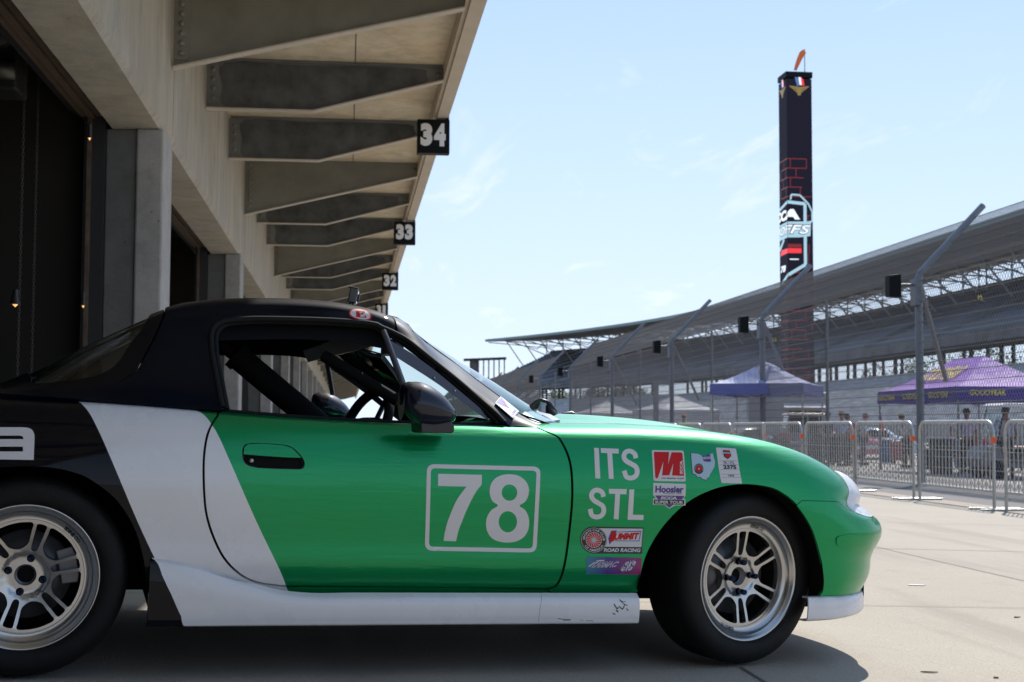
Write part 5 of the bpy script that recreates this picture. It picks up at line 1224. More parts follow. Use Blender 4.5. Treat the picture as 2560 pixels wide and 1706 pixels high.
# brace behind some posts
for i in (2, 3, 4, 5):
    one('brace', M['fpost'], fen, lambda m: m.tube([(FU+.1, post_y[i]+.15, FB-.1), (FU+1.5, post_y[i]+2.2, FB-1.9)], .05, 8))
# the woven wire itself: two families of diagonal wires, upright part and overhang
def netting(y0_, y1_, pitch, r):
    m = MB(); vs = []; fs = []
    Ht = FB-FG; Hs = 1.95
    def wire(p, q):
        b = len(vs)
        for P in (p, q):
            for k in range(3): a = 2*pi*k/3; vs.append((P[0]+r*cos(a), P[1], P[2]+r*sin(a)))
        for k in range(3): l = (k+1) % 3; fs.append((b+k, b+l, b+3+l, b+3+k))
    tan_ = .75; n = int((y1_-y0_)/pitch)
    for i in range(-int(Ht*tan_/pitch), n):
        y = y0_+i*pitch
        for sg in (1, -1):
            a, b2 = (y, y+Ht*tan_) if sg > 0 else (y+Ht*tan_, y)
            za, zb2 = FG+.05, FB
            # clip to the bay
            def cl(a_, b_, z0, z1):
                if a_ == b_: return None
                t0, t1 = 0., 1.; lo, hi = y0_, y1_; d = b_-a_
                ta, tb = (lo-a_)/d, (hi-a_)/d
                if ta > tb: ta, tb = tb, ta
                t0, t1 = max(t0, ta), min(t1, tb)
                return None if t1-t0 < 1e-3 else (a_+d*t0, z0+(z1-z0)*t0, a_+d*t1, z0+(z1-z0)*t1)
            c_ = cl(a, b2, za, zb2)
            if c_: wire((FU-.015, c_[0], c_[1]), (FU-.015, c_[2], c_[3]))
            a2, b3 = (y, y+Hs*tan_) if sg > 0 else (y+Hs*tan_, y)
            c_ = cl(a2, b3, 0, 1)
            if c_: wire((FU+.03+c_[1]*1.19, c_[0], FB+.05+c_[1]*1.20), (FU+.03+c_[3]*1.19, c_[2], FB+.05+c_[3]*1.20))
    m.add(vs, fs); return m
for i in range(len(post_y)-1):
    if i == 6: continue
    y0_, y1_ = post_y[i], post_y[i+1]; far = y0_ > 60
    netting(y0_, y1_, .10 if not far else .15, .0050 if not far else .0085).build('netting', M['wire'], fen, fix=False)
# loudspeakers on the posts
sp = empty('loudspeaker', (FU-.62, post_y[2]-.05, FB-.42)); 
one('cabinet', M['sign'], sp, lambda m: m.prism([(-.04, .06), (.20, .04), (.20, .50), (-.04, .47)], -.12, .12, lambda p: (p[0], p[2], p[1])), .01)
one('bracket', M['fpost'], sp, lambda m: (m.tube([(.19, 0, .3), (.56, .05, .3)], .025, 8), m.box(.50, .60, -.10, .18, -.10, .42)))
sl = ['black loudspeaker box on the nearest cranked fence post at the right', 'black loudspeaker box on the fence post left of the blue canopy peak', 'black loudspeaker box on the third cranked fence post from the right', 'black loudspeaker box on the fourth cranked fence post from the right', 'small black loudspeaker box on a far fence post above the wiper', 'smallest black loudspeaker box at the far left of the fence']
for i in range(6):
    o = sp if i == 0 else copy_tree(sp); o.location = (FU-.62, post_y[2+i]-.05, FB-.42); tag(o, sl[i], 'loudspeaker', 'loudspeakers on the catch fence posts')
# ------------------------------------------------------------------ LED tower
M['led'] = plain('led_panel_black', (.008, .007, .012), .7, spec=.1, emit=(.010, .009, .018), es=.6)
M['led_red'] = plain('led_red', (.1, .004, .004), .4, emit=(.40, .03, .02), es=.22)
M['led_redb'] = plain('led_bright_red', (.3, .01, .01), .4, emit=(.75, .03, .04), es=.7)
M['led_cyan'] = plain('led_pale_cyan', (.2, .3, .33), .4, emit=(.36, .56, .64), es=.55)
M['led_white'] = plain('led_white', (.4, .4, .42), .4, emit=(.70, .75, .80), es=.7)
M['led_gold'] = plain('led_gold', (.3, .2, .05), .4, emit=(.25, .16, .05), es=.25)
M['led_blue'] = plain('led_blue', (.1, .2, .4), .4, emit=(.12, .25, .5), es=.2)
tw = empty('scoring_tower', (33.75, 103.2, -.5)); tag(tw, 'tall black square LED tower with red brick pattern and white lettering behind the fence', 'tower')
HW = .98; TH = 28.2
one('core', M['led'], tw, lambda m: m.box(-HW, HW, -HW, HW, 0, TH-.55))
one('cap', M['sign'], tw, lambda m: (m.box(-HW-.06, HW+.06, -HW-.06, HW+.06, TH-.42, TH), m.box(-HW+.2, HW-.2, -HW+.2, HW-.2, TH-.56, TH-.42)))
# screen artwork wraps round the near corner: x<0 is the left (-u) face, x>0 the front face
LM = [M['led_red'], M['led_redb'], M['led_cyan'], M['led_white'], M['led_gold'], M['led_blue'], M['led']]
scr2 = [MB(), MB()]
def tw_map(x, z, lay):
    o = .012+.004*lay
    return (-HW-o, -HW-x, z) if x < 0 else (-HW+x, -HW-o, z)
def tpoly(pts, mi, lay=0):
    for side in (0, 1):     # split at the corner
        q = []; pts = [(min(max(a_[0], -2*HW+.01), 2*HW-.01), a_[1]) for a_ in pts]; n = len(pts)
        for i in range(n):
            a, b = pts[i], pts[(i+1) % n]; ia_ = (a[0] >= 0) == bool(side) or a[0] == 0; ib_ = (b[0] >= 0) == bool(side) or b[0] == 0
            if ia_: q.append(a)
            if ia_ != ib_:
                t = a[0]/(a[0]-b[0]); q.append((0, a[1]+(b[1]-a[1])*t))
        if len(q) > 2:
            e = 1e-4 if side else -1e-4; P = [tw_map(x+e, z, lay) for x, z in q]; scr2[side].add(P, [tuple(range(len(P)))], mi)
def tline(p, w, mi, lay=0):
    for a, b in zip(p[:-1], p[1:]):
        d = np.array(b)-np.array(a); l = np.hypot(*d); nn = np.array([-d[1], d[0]])/l*w/2; tpoly([tuple(np.array(a)-nn), tuple(np.array(b)-nn), tuple(np.array(b)+nn), tuple(np.array(a)+nn)], mi, lay)
def ttext(txt, x0, z0, x1, z1, mi, lay, bold=.05, shear=.25):
    v, f = text_in_box(txt, x0, z0, x1, z1, bold, shear)
    for q in f: tpoly([tuple(v[i]) for i in q], mi, lay)
def zz_(py): return (1068-py)/3524*104.7+1.247     # height above the tower foot of a photograph row
def xx_(px): return (px-1971)/59.5*2*HW if px >= 1971 else (px-1971)/21.*2*HW
rs = random.Random(3)
zr = zz_(385); row = 0
while zr > 1.0:
    offx = (row % 2)*.45
    tline([(-2*HW+.6*rs.random(), zr), (2*HW-.02-.9*rs.random(), zr)], .07, 0, 0)
    x = -2*HW+offx
    while x < 2*HW-.1:
        if rs.random() < .85: tline([(x, zr), (x, zr-.72)], .06, 0, 0)
        x += 1.0+rs.random()*.3
    zr -= .72; row += 1
bd = [(xx_(1950), zz_(505)), (0, zz_(494)), (xx_(2008), zz_(502)), (xx_(2010), zz_(650)), (0, zz_(680)), (xx_(1950), zz_(706)), (-2*HW+.01, zz_(700))]
tpoly([(-2*HW+.02, zz_(505)), (0, zz_(494)), (xx_(2009), zz_(500)), (xx_(2010), zz_(650)), (0, zz_(682)), (-2*HW+.02, zz_(700))], 6, 1)
tline([(-2*HW+.02, zz_(508)), (0, zz_(496)), (xx_(2012), zz_(500)), (xx_(2012), zz_(655)), (0, zz_(682)), (xx_(1955), zz_(700))], .24, 2, 2)
tline([(xx_(1978), zz_(490)), (xx_(1980), zz_(477)), (xx_(2000), zz_(478)), (xx_(2020), zz_(500)), (xx_(2029), zz_(520)), (xx_(2029), zz_(545)), (xx_(2014), zz_(548))], .13, 2, 2)
ttext('SCCA', -3.7, zz_(541), xx_(2000), zz_(514), 3, 4, .06, .1); tpoly([(-2*HW+.02, zz_(588)), (-2*HW+.02, zz_(548)), (xx_(2026), zz_(545)), (xx_(2024), zz_(582)), (xx_(1998), zz_(586))], 2, 3)
ttext('RUNOFFS', -5.2, zz_(579), xx_(2026), zz_(552), 6, 5, .05, .3); ttext('RUNOFFS', -5.15, zz_(577), xx_(2025), zz_(554), 3, 6, .02, .3)
tpoly([(0, zz_(612)), (0, zz_(603)), (xx_(2003), zz_(603)), (xx_(2003), zz_(612))], 0, 3); tpoly([(xx_(1952), zz_(628)), (xx_(1955), zz_(614)), (xx_(2003), zz_(614)), (xx_(2003), zz_(626))], 1, 3)
tline([(xx_(1951), zz_(612)), (xx_(1962), zz_(588))], .3, 2, 3); tline([(xx_(1975), zz_(642)), (xx_(1996), zz_(642))], .08, 3, 3)
ttext('78', xx_(1952), zz_(672), xx_(1966), zz_(655), 3, 3)
# winged wheel emblem near the top, on both faces
for cx in (.98, -.98):
    for sg in (1, -1):
        for k in range(4): tpoly([(cx, zz_(205)-.12*k+.15), (cx+sg*(.80-.15*k), zz_(205)-.12*k+.24), (cx+sg*(.66-.15*k), zz_(205)-.12*k+.08), (cx, zz_(205)-.12*k)], 4, 1)
    tpoly([(cx-.12, zz_(205)-.5), (cx+.12, zz_(205)-.5), (cx+.2, zz_(205)+.1), (cx-.2, zz_(205)+.1)], 4, 2)
    tpoly([(cx-.35, zz_(205)+.9), (cx-.15, zz_(205)+.2), (cx+.02, zz_(205)+.3), (cx-.1, zz_(205)+1.)], 5, 3); tpoly([(cx-.08, zz_(205)+1.), (cx+.04, zz_(205)+.3), (cx+.2, zz_(205)+.3), (cx+.12, zz_(205)+1.)], 3, 3); tpoly([(cx+.14, zz_(205)+.95), (cx+.2, zz_(205)+.3), (cx+.42, zz_(205)+.25), (cx+.34, zz_(205)+.7)], 1, 3)
for q_ in scr2: q_.build('screen_artwork', LM, tw, fix=False)
# windsock on its mast
ws = empty('windsock', (34.6, 103.4, TH-.5)); tag(ws, 'orange windsock on a thin mast above the black tower', 'windsock')
M['sock'] = plain('orange_sock_fabric', (.80, .17, .03), .7, var=.15, vscale=3)
one('mast', M['fpost'], ws, lambda m: m.tube([(0, 0, 0), (0, 0, 2.1)], .035, 8))
one('sock', M['sock'], ws, lambda m: m.tube([(-.03, 0, 1.9), (-.2, 0, 1.75), (-.42, 0, 1.30), (-.62, 0, .80), (-.75, 0, .45)], [.20, .22, .19, .15, .11], 14, cap=False))
# ------------------------------------------------------------------ grandstand
M['seat'] = plain('dark_blue_grey_seats', (.034, .044, .066), .5, var=.95, vscale=.22)  # strong noise in the tone paints in scattered sunlit seats
M['riser'] = plain('grey_concrete_risers', (.11, .11, .115), .8, var=.6, vscale=.3)
M['roof'] = plain('grey_steel_deck', (.022, .022, .028), .6, var=.2, vscale=.2)
M['roof_rib'] = plain('lit_tone_roof_rib', (.42, .40, .39), .6)  # pale tone paints the light between ribs into flat strips
M['roof_edge'] = plain('verdigris_roof_edge', (.15, .22, .21), .5)
M['truss'] = plain('grey_green_truss_paint', (.30, .33, .34), .5)
M['bleacher'] = plain('aluminium_bleachers', (.30, .29, .29), .6, .1, var=.4, vscale=.4)
M['under'] = plain('dark_stand_underside', (.06, .058, .055), .8)
path = catmull([(76, 96), (76, 180), (76, 255), (73.5, 295), (68.5, 323), (59, 355), (49, 380), (39, 401)], 4)
def frames(P):
    P = np.array(P); T = np.gradient(P, axis=0); T /= np.linalg.norm(T, axis=1, keepdims=True); return P, np.column_stack([T[:, 1], -T[:, 0]])
PP, NNp = frames(path)
def sweep(m, prof, mis, P=None, Nn=None, closed=False):
    P = PP if P is None else P; Nn = NNp if Nn is None else Nn; k = len(prof); vs = []; fs = []
    for p, n_ in zip(P, Nn):
        for du, z in prof: vs.append((p[0]+n_[0]*du, p[1]+n_[1]*du, z))
    b = len(m.v); m.v += vs
    for i in range(len(P)-1):
        for j in range(k if closed else k-1):
            l = (j+1) % k; m.f.append((b+i*k+j, b+(i+1)*k+j, b+(i+1)*k+l, b+i*k+l)); m.m.append(mis[j] if hasattr(mis, '__len__') else mis); m.sm.append(False)
    if closed:
        m.f.append(tuple(b+j for j in range(k))); m.m.append(0); m.sm.append(False); e = b+(len(P)-1)*k; m.f.append(tuple(e+j for j in range(k))[::-1]); m.m.append(0); m.sm.append(False)
def along(step, y_min=0):
    """evenly spaced stations on the path"""
    P = PP; L_ = np.r_[0, np.cumsum(np.hypot(*np.diff(P, axis=0).T))]; out = []
    for d in np.arange(0, L_[-1], step):
        x = np.interp(d, L_, P[:, 0]); y = np.interp(d, L_, P[:, 1]); nx = np.interp(d, L_, NNp[:, 0]); ny = np.interp(d, L_, NNp[:, 1]); l = hypot(nx, ny); out.append((x, y, nx/l, ny/l))
    return out
gsd = empty('grandstand', (76, 180, 0)); gsd.location = (0, 0, 0); tag(gsd, 'long curved double-deck grandstand with ribbed roof and dark blue seats behind the fence', 'grandstand')
m = MB(); sweep(m, [(0, 25.75), (26, 27.2), (26, 26.6), (0, 25.1)], [1, 0, 0, 2], closed=True); m.build('roof', [M['roof'], M['roof'], M['roof_edge']], gsd)
m = MB()
for x, y, nx, ny in along(1.15):
    tx, ty = -ny*.26, nx*.26; m.add([(x+nx*.1-tx, y+ny*.1-ty, 25.08), (x+nx*.1+tx, y+ny*.1+ty, 25.08), (x+nx*25.9+tx, y+ny*25.9+ty, 26.57), (x+nx*25.9-tx, y+ny*25.9-ty, 26.57), (x+nx*.1-tx, y+ny*.1-ty, 25.04), (x+nx*.1+tx, y+ny*.1+ty, 25.04), (x+nx*25.9+tx, y+ny*25.9+ty, 26.53), (x+nx*25.9-tx, y+ny*25.9-ty, 26.53)], [(7, 6, 5, 4), (0, 4, 5, 1), (3, 2, 6, 7), (1, 5, 6, 2), (0, 3, 7, 4)])
ro = m.build('roof_ribs', M['roof_rib'], gsd); ro['kind'] = 'stuff'
def steps(n, du0, z0, du1, z1):
    pr = []; mi = []
    for i in range(n):
        a = du0+(du1-du0)*i/n; b = du0+(du1-du0)*(i+1)/n; za = z0+(z1-z0)*i/n; zb_ = z0+(z1-z0)*(i+1)/n
        pr += [(a, za), (a+.25*(b-a), za+.30*(zb_-za)+.33), (a+.32*(b-a), za+.05), (b, zb_)]; mi += [0, 0, 1, 1]
    return pr, mi
pr, mi = steps(24, -2, 12.0, 22, 22.2); m = MB(); sweep(m, pr, mi); m.build('upper_seating', [M['seat'], M['riser']], gsd, fix=False)
m = MB(); sweep(m, [(-2.3, 10.9), (-2.3, 12.3), (-2.0, 12.3), (-2.0, 11.3), (22, 21.5), (22.5, 23.2), (22.8, 23.2), (22.8, 20.6), (16, 16.0), (4, 10.8), (0, 10.6)], [0, 0, 0, 1, 1, 1, 1, 1, 1, 1, 1], closed=True); m.build('upper_deck', [M['riser'], M['under']], gsd)
pr, mi = steps(20, -25, .6, -1, 8.0); m = MB(); sweep(m, pr, mi); m.build('lower_seating', [M['bleacher'], M['riser']], gsd, fix=False)
m = MB(); sweep(m, [(-25.2, -.5), (-25.2, 1.1), (-24.9, 1.1), (-24.9, -.5)], 0, closed=True); m.build('trackside_wall', M['bleacher'], gsd)
m = MB(); sweep(m, [(-1, 7.4), (-1, 8.0), (26, 8.0), (26, 7.4)], 0, closed=True); m.build('concourse', M['riser'], gsd)
m = MB(); sweep(m, [(-2.1, 13.2), (-2.1, 13.27), (-2.0, 13.27)], 0, closed=True); sweep(m, [(-2.1, 12.7), (-2.1, 12.75), (-2.0, 12.75)], 0, closed=True)
m.build('handrail', M['truss'], gsd)
st = along(8.4)
for i, (x, y, nx, ny) in enumerate(st):
    P_ = lambda du, z, x=x, y=y, nx=nx, ny=ny: (x+nx*du, y+ny*du, z)
    if i == 0:
        pass
    one('column', M['under'], gsd, lambda m: m.tube([P_(3, -.5), P_(3, 13)], .30, 6, smooth=False)); one('column', M['under'], gsd, lambda m: m.tube([P_(21, -.5), P_(21, 21)], .30, 6, smooth=False))
    one('roof_truss', M['truss'], gsd, lambda m: (m.tube([P_(21, 21), P_(21, 26.3), P_(9, 25.5), P_(21, 21.8)], [.2, .2, .16, .16], 6), m.tube([P_(13, 18.3), P_(7, 25.5)], .15, 6), m.tube([P_(22, 24), P_(1, 24.9)], .13, 6), m.tube([P_(7, 25.4), (x+nx*15+ny*4, y+ny*15-nx*4, 23.3), P_(21, 26.2)], .11, 6)))
for i, (x, y, nx, ny) in enumerate(along(25)):
    P_ = lambda du, z, x=x, y=y, nx=nx, ny=ny: (x+nx*du, y+ny*du, z)
    one('aisle_stair', M['riser'], gsd, lambda m: m.tube([P_(-1.8, 12.2), P_(21.5, 22.3)], .55, 4, smooth=False))
# vomitory openings with light through them
M['yellow'] = plain('section_number_yellow', (.70, .54, .05), .5)
def sec_sign(px, py, Zd, txt, sc, label):
    p = at_depth(px, py, Zd); e = empty('section_sign', p); tag(e, label, 'sign', 'section number signs under the grandstand roof')
    one('board', M['sign'], e, lambda m: (m.box(-.5*sc, .5*sc, 0, .12, -.7*sc, .7*sc), m.box(-.04, .04, .03, .09, .7*sc, .7*sc+2)))
    v, f = text_in_box(txt, -.22*sc, -.35*sc, .42*sc, .35*sc, .05); mm_ = MB(); mm_.add([(a, -.01, b) for a, b in v], f); mm_.build('number', M['yellow'], e)
sec_sign(2449, 745, 118, '12', .62, 'black sign with yellow 12 seen through the fence at the right'); sec_sign(1935, 850, 150, '13', .62, 'small black sign with yellow 13 beside the fence post left of the tower')
# far separate stand beyond the end of the roof
fs_ = empty('far_grandstand', (0, 0, 0)); tag(fs_, 'small far grandstand with flat roof on thin posts left of the big roof', 'grandstand')
A0 = at_depth(1160, 1068, 470); A1 = at_depth(1268, 1068, 470); B0 = at_depth(1130, 1068, 440); 
def far_roof(m):
    for (xa, xb, py) in ((1159, 1266, 897),):
        a = at_depth(xa, py, 470); b = at_depth(xb, py-4, 470); c = at_depth(xa, py, 484); d = at_depth(xb, py-4, 484)
        m.add([a, b, d, c]+[Vector(q)-Vector((0, 0, .9)) for q in (a, b, d, c)], [(0, 1, 2, 3), (7, 6, 5, 4), (0, 4, 5, 1), (1, 5, 6, 2), (2, 6, 7, 3), (3, 7, 4, 0)])
one('roof', M['roof'], fs_, far_roof)
for i in range(6):
    p = at_depth(1196+i*13, 898, 476); one('post', M['truss'], fs_, lambda m: m.tube([(p.x, p.y, 3), tuple(p)], .25, 6))
one('side_wall', M['riser'], fs_, lambda m: m.tube([tuple(at_depth(1186, 945, 476)), tuple(at_depth(1186, 899, 476))], 1.6, 4, smooth=False))
def far_seats(m):
    for i in range(11):
        a = at_depth(1130, 1010-i*5.2, 440+i*3); b = at_depth(1400-i*6, 1010-i*5.2-3, 440+i*3); h_ = .42
        m.add([a, b, b+Vector((0, 0, h_)), a+Vector((0, 0, h_)), b+Vector((0, 3, h_)), a+Vector((0, 3, h_))], [(0, 1, 2, 3), (3, 2, 4, 5)], i % 2)
    a = at_depth(1130, 1068, 438); b = at_depth(1400, 1068, 438); c = at_depth(1400, 1010, 440); d = at_depth(1130, 1012, 440); m.add([a, b, c, d], [(0, 1, 2, 3)], 0)
one('seating', [M['seat'], M['riser']], fs_, far_seats)
# ------------------------------------------------------------------ trees beyond the stands
M['leaf_a'] = plain('olive_foliage', (.10, .12, .035), .6, var=.4, vscale=.8)
M['leaf_b'] = plain('mid_green_foliage', (.05, .09, .03), .6, var=.4, vscale=.8)
M['bark'] = plain('bark', (.08, .06, .045), .9)
def tree(loc_, hgt, rad, mat, label, seed):
    rr = random.Random(seed); e = empty('tree', loc_); tag(e, label, 'tree', 'trees seen under the grandstand')
    one('trunk', M['bark'], e, lambda m: (m.tube([(0, 0, 0), (.1, .1, hgt*.4), (.3, .1, hgt*.7)], [.35, .28, .12], 8), m.tube([(.1, .1, hgt*.35), (-rad*.5, .2, hgt*.65)], [.16, .06], 6), m.tube([(.1, .1, hgt*.4), (rad*.5, -.3, hgt*.7)], [.16, .06], 6)))
    m = MB(); vs = []; fs = []
    cl = [(rr.gauss(0, rad*.42), rr.gauss(0, rad*.42), hgt*(.45+.5*rr.random()), rad*(.25+.25*rr.random())) for _ in range(16)]
    for _ in range(1500):
        c = rr.choice(cl); d = Vector((rr.gauss(0, 1), rr.gauss(0, 1), rr.gauss(0, 1))).normalized()*c[3]*(.6+.4*rr.random()); p = Vector(c[:3])+d
        a = Vector((rr.gauss(0, 1), rr.gauss(0, 1), rr.gauss(0, 1))).normalized()*.34; b = a.orthogonal().normalized()*.26; k = len(vs); vs += [p-a, p+b, p+a, p-b]; fs.append((k, k+1, k+2, k+3))
    m.add(vs, fs); m.build('crown', mat, e, fix=False); return e
for i, (px, Zd, h_, r_, mt, lb) in enumerate(((1385, 445, 14, 6, 'leaf_a', 'olive tree under the far end of the big grandstand roof, leftmost'), (1415, 440, 12, 6, 'leaf_a', 'olive tree under the far end of the big grandstand, second from left'), (1475, 420, 13, 6, 'leaf_b', 'green tree seen between fence posts under the far grandstand'),
     (1545, 400, 12, 6, 'leaf_a', 'yellowish tree seen under the grandstand above the left white tent'), (1575, 395, 13, 6, 'leaf_a', 'yellowish tree seen under the grandstand above the right white tent'), (2170, 330, 15, 8, 'leaf_b', 'green tree seen under the stand right of the tower'), (2290, 300, 16, 9, 'leaf_b', 'green tree seen under the stand above the purple canopy'), (2500, 280, 17, 10, 'leaf_b', 'green tree seen under the stand at the right edge'))):
    g0 = on_ground(px, Zd); tree((g0.x, g0.y, -.5), h_, r_, M[mt], lb, 40+i)
# ------------------------------------------------------------------ canopies
def tent(name_label, c, rot, W2, D2, eave, peak, ridge, val, mats, walls=None, leg_mat=None, cat='tent', group=None, extra=None):
    """W2 x D2 half sizes; ridge = half length of the ridge along y; mats = (top, valance)"""
    e = empty('canopy_tent', c, rot); tag(e, name_label, cat, group)
    def top(m):
        n = 8; vs = []; 
        # four sagging sides between eave rectangle and short ridge
        E_ = [(-W2, -D2), (W2, -D2), (W2, D2), (-W2, D2)]; R_2 = [(0, -ridge), (0, -ridge), (0, ridge), (0, ridge)]
        for s_ in range(4):
            a, b = E_[s_], E_[(s_+1) % 4]; ra, rb = R_2[s_], R_2[(s_+1) % 4]; base = len(vs)
            for i in range(n+1):
                t = i/n; z = eave+(peak-eave)*(t**1.35)
                for j in range(n+1):
                    q = j/n; x = (a[0]+(b[0]-a[0])*q)*(1-t)+(ra[0]+(rb[0]-ra[0])*q)*t; y = (a[1]+(b[1]-a[1])*q)*(1-t)+(ra[1]+(rb[1]-ra[1])*q)*t
                    vs.append((x, y, z-.10*sin(pi*q)*sin(pi*min(1, t*1.1))*(1-t)))
            for i in range(n):
                for j in range(n): m.f.append((base+i*(n+1)+j, base+i*(n+1)+j+1, base+(i+1)*(n+1)+j+1, base+(i+1)*(n+1)+j)); m.m.append(0); m.sm.append(True)
        m.v += vs
    m = MB(); top(m); m.build('roof_fabric', mats[0], e, fix=False)
    def valance(m):
        E_ = [(-W2, -D2), (W2, -D2), (W2, D2), (-W2, D2)]
        for s_ in range(4):
            a, b = E_[s_], E_[(s_+1) % 4]; m.add([(a[0], a[1], eave), (b[0], b[1], eave), (b[0]*1.01, b[1]*1.01, eave-val), (a[0]*1.01, a[1]*1.01, eave-val)], [(0, 1, 2, 3)])
    m = MB(); valance(m); m.build('valance', mats[1], e, fix=False)
    for sx_, sy_ in ((-1, -1), (1, -1), (1, 1), (-1, 1)):
        one('leg', leg_mat or M['steel'], e, lambda m: m.box(sx_*W2*.98-.02, sx_*W2*.98+.02, sy_*D2*.98-.02, sy_*D2*.98+.02, 0, eave-.02))
    def scis(m):
        for sy_ in (-1, 1):
            m.tube([(-W2*.95, sy_*D2*.97, eave-.05), (0, sy_*D2*.97, eave-.40), (W2*.95, sy_*D2*.97, eave-.05)], .012, 5)
            m.tube([(-W2*.95, sy_*D2*.97, eave-.40), (0, sy_*D2*.97, eave-.05), (W2*.95, sy_*D2*.97, eave-.40)], .012, 5)
        m.tube([(0, 0, eave-.3), (0, 0, peak-.02)], .02, 6)
    one('truss_frame', leg_mat or M['steel'], e, scis)
    for w in (walls or []):
        one('side_wall', mats[0], e, lambda m: m.add([(w[0][0], w[0][1], 0), (w[1][0], w[1][1], 0), (w[1][0], w[1][1], eave-.05), (w[0][0], w[0][1], eave-.05)], [(0, 1, 2, 3)]))
    return e
def fabric(name, col, tr=.35):
    m, N, L, b = new_mat(name); b.inputs['Base Color'].default_value = (*col, 1); b.inputs['Roughness'].default_value = .6; b.inputs['Specular IOR Level'].default_value = .25
    t = N.new('ShaderNodeBsdfTranslucent'); t.inputs[0].default_value = (*col, 1); mx = N.new('ShaderNodeMixShader'); mx.inputs[0].default_value = tr; L.new(b.outputs[0], mx.inputs[1]); L.new(t.outputs[0], mx.inputs[2]); L.new(mx.outputs[0], N['Material Output'].inputs[0])
    n = N.new('ShaderNodeTexNoise'); n.inputs['Scale'].default_value = 2.2; n.inputs['Detail'].default_value = 3; tc = N.new('ShaderNodeTexCoord'); L.new(tc.outputs['Object'], n.inputs['Vector']); bp = N.new('ShaderNodeBump'); bp.inputs['Strength'].default_value = .6; bp.inputs['Distance'].default_value = .12; L.new(n.outputs['Fac'], bp.inputs['Height']); L.new(bp.outputs[0], b.inputs['Normal']); L.new(bp.outputs[0], t.inputs['Normal'])
    return m
F_lav = fabric('faded_blue_fabric', (.46, .48, .70)); F_navy = fabric('faded_navy_fabric', (.15, .16, .36), .1)
F_pur = fabric('violet_fabric', (.38, .20, .62)); F_pval = fabric('dark_violet_fabric', (.05, .03, .22), .1); F_wht = fabric('white_fabric', (.62, .60, .62), .25); F_mag = fabric('magenta_fabric', (.6, .15, .5)); F_grn = fabric('lime_fabric', (.35, .55, .2))
c0 = on_ground(1921, 39.0); tent('faded blue pop-up canopy left of the tower foot', c0, radians(-28), 1.25, 1.65, 2.28, 2.90, .50, .30, (F_lav, F_navy), cat='canopy')
c1 = on_ground(2424, 39.1); gy = tent('violet pop-up canopy with yellow lettering at the right', c1, radians(-2), 1.55, 3.0, 2.33, 3.22, 1.05, .36, (F_pur, F_pval), leg_mat=M['fence_steel'], cat='canopy')
def val_text(parent, txt, W2, D2, face, q0, q1, z0, z1, mat):
    v, f = text_in_box(txt, q0, z0, q1, z1, .02, .1); m = MB()
    if face == 'front': m.add([(a, -D2*1.012-.012, b) for a, b in v], f)
    else: m.add([(-W2*1.012-.012, -a, b) for a, b in v], f)
    m.build('lettering', mat, parent)
for q in (-1.25, .25): val_text(gy, 'GOODYEAR', 1.55, 3.0, 'front', q, q+.95, 2.10, 2.24, M['yellow'])
for q in (-2.85, -.9, 1.1): val_text(gy, 'GOODYEAR', 1.55, 3.0, 'side', q, q+1.35, 2.06, 2.22, M['yellow'])
# big yellow script on the sloping left side of the roof
v, f = text_in_box('GOODYEAR', -1.6, .0, 1.2, .36, .02, .35); m = MB(); n_ = []
for a, b in v:
    t = .42+b*.9; z = 2.33+(3.22-2.33)*(t**1.35); x = -1.55*(1-t); n_.append((x-.05, -a*.95, z-.10*(1-t)*sin(pi*.5)*sin(pi*min(1, t*1.1))+.045))
m.add(n_, f); m.build('roof_lettering', M['yellow'], gy)
w1 = tent('white tent with walls, left one of the two behind the hood', on_ground(1516, 91), radians(8), 1.75, 1.75, 2.15, 2.95, .05, .25, (F_wht, F_wht), walls=[((-1.7, -1.7), (1.7, -1.7)), ((1.7, -1.7), (1.7, 1.7)), ((-1.7, 1.7), (-1.7, -1.7))], group='white tents behind the fence')
w2 = tent('white tent with walls, right one of the two behind the hood', on_ground(1689, 70), radians(14), 1.6, 1.6, 2.10, 2.85, .05, .25, (F_wht, F_wht), walls=[((1.55, -1.55), (1.55, 1.55)), ((-.2, -1.55), (1.55, -1.55))], group='white tents behind the fence')
tent('tiny magenta tent far behind the wiper', on_ground(1406, 240), 0, 1.35, 1.35, 2.6, 3.9, .02, .3, (F_mag, F_mag)); tent('tiny lime green tent far behind the wiper', on_ground(1372, 246), 0, 1.35, 1.35, 2.4, 3.6, .02, .3, (F_grn, F_grn))
# ------------------------------------------------------------------ bins, chests
M['binb'] = plain('blue_bin_plastic', (.02, .10, .26), .45); M['bink'] = plain('black_green_bin_plastic', (.012, .018, .017), .5); M['redp'] = plain('red_painted_steel', (.35, .02, .02), .4); M['navy'] = plain('navy_canvas', (.02, .025, .12), .6)
def bin_(px, Zd, w, h, mat, label, liner=True, group=None):
    g = on_ground(px, Zd); e = empty('trash_bin', g); tag(e, label, 'bin', group)
    one('body', mat, e, lambda m: m.lathe([(0, 0), (w*.42, 0), (w*.44, .02), (w*.48, h*.5), (w*.5, h-.04), (w*.53, h-.03), (w*.53, h), (w*.49, h), (w*.47, h-.1), (0, h-.1)], 24))
    one('rim', M['decal'] if liner else mat, e, lambda m: m.lathe([(w*.53, h-.05), (w*.55, h-.01), (w*.52, h+.015), (w*.48, h-.02)], 24))
    one('handle', mat, e, lambda m: (m.box(-w*.60, -w*.5, -.08, .08, h*.75, h*.80), m.box(w*.5, w*.60, -.08, .08, h*.75, h*.80)))
    return e
bin_(2352, 37.9, .66, 1.0, M['bink'], 'black round trash bin behind the second barrier from the right')
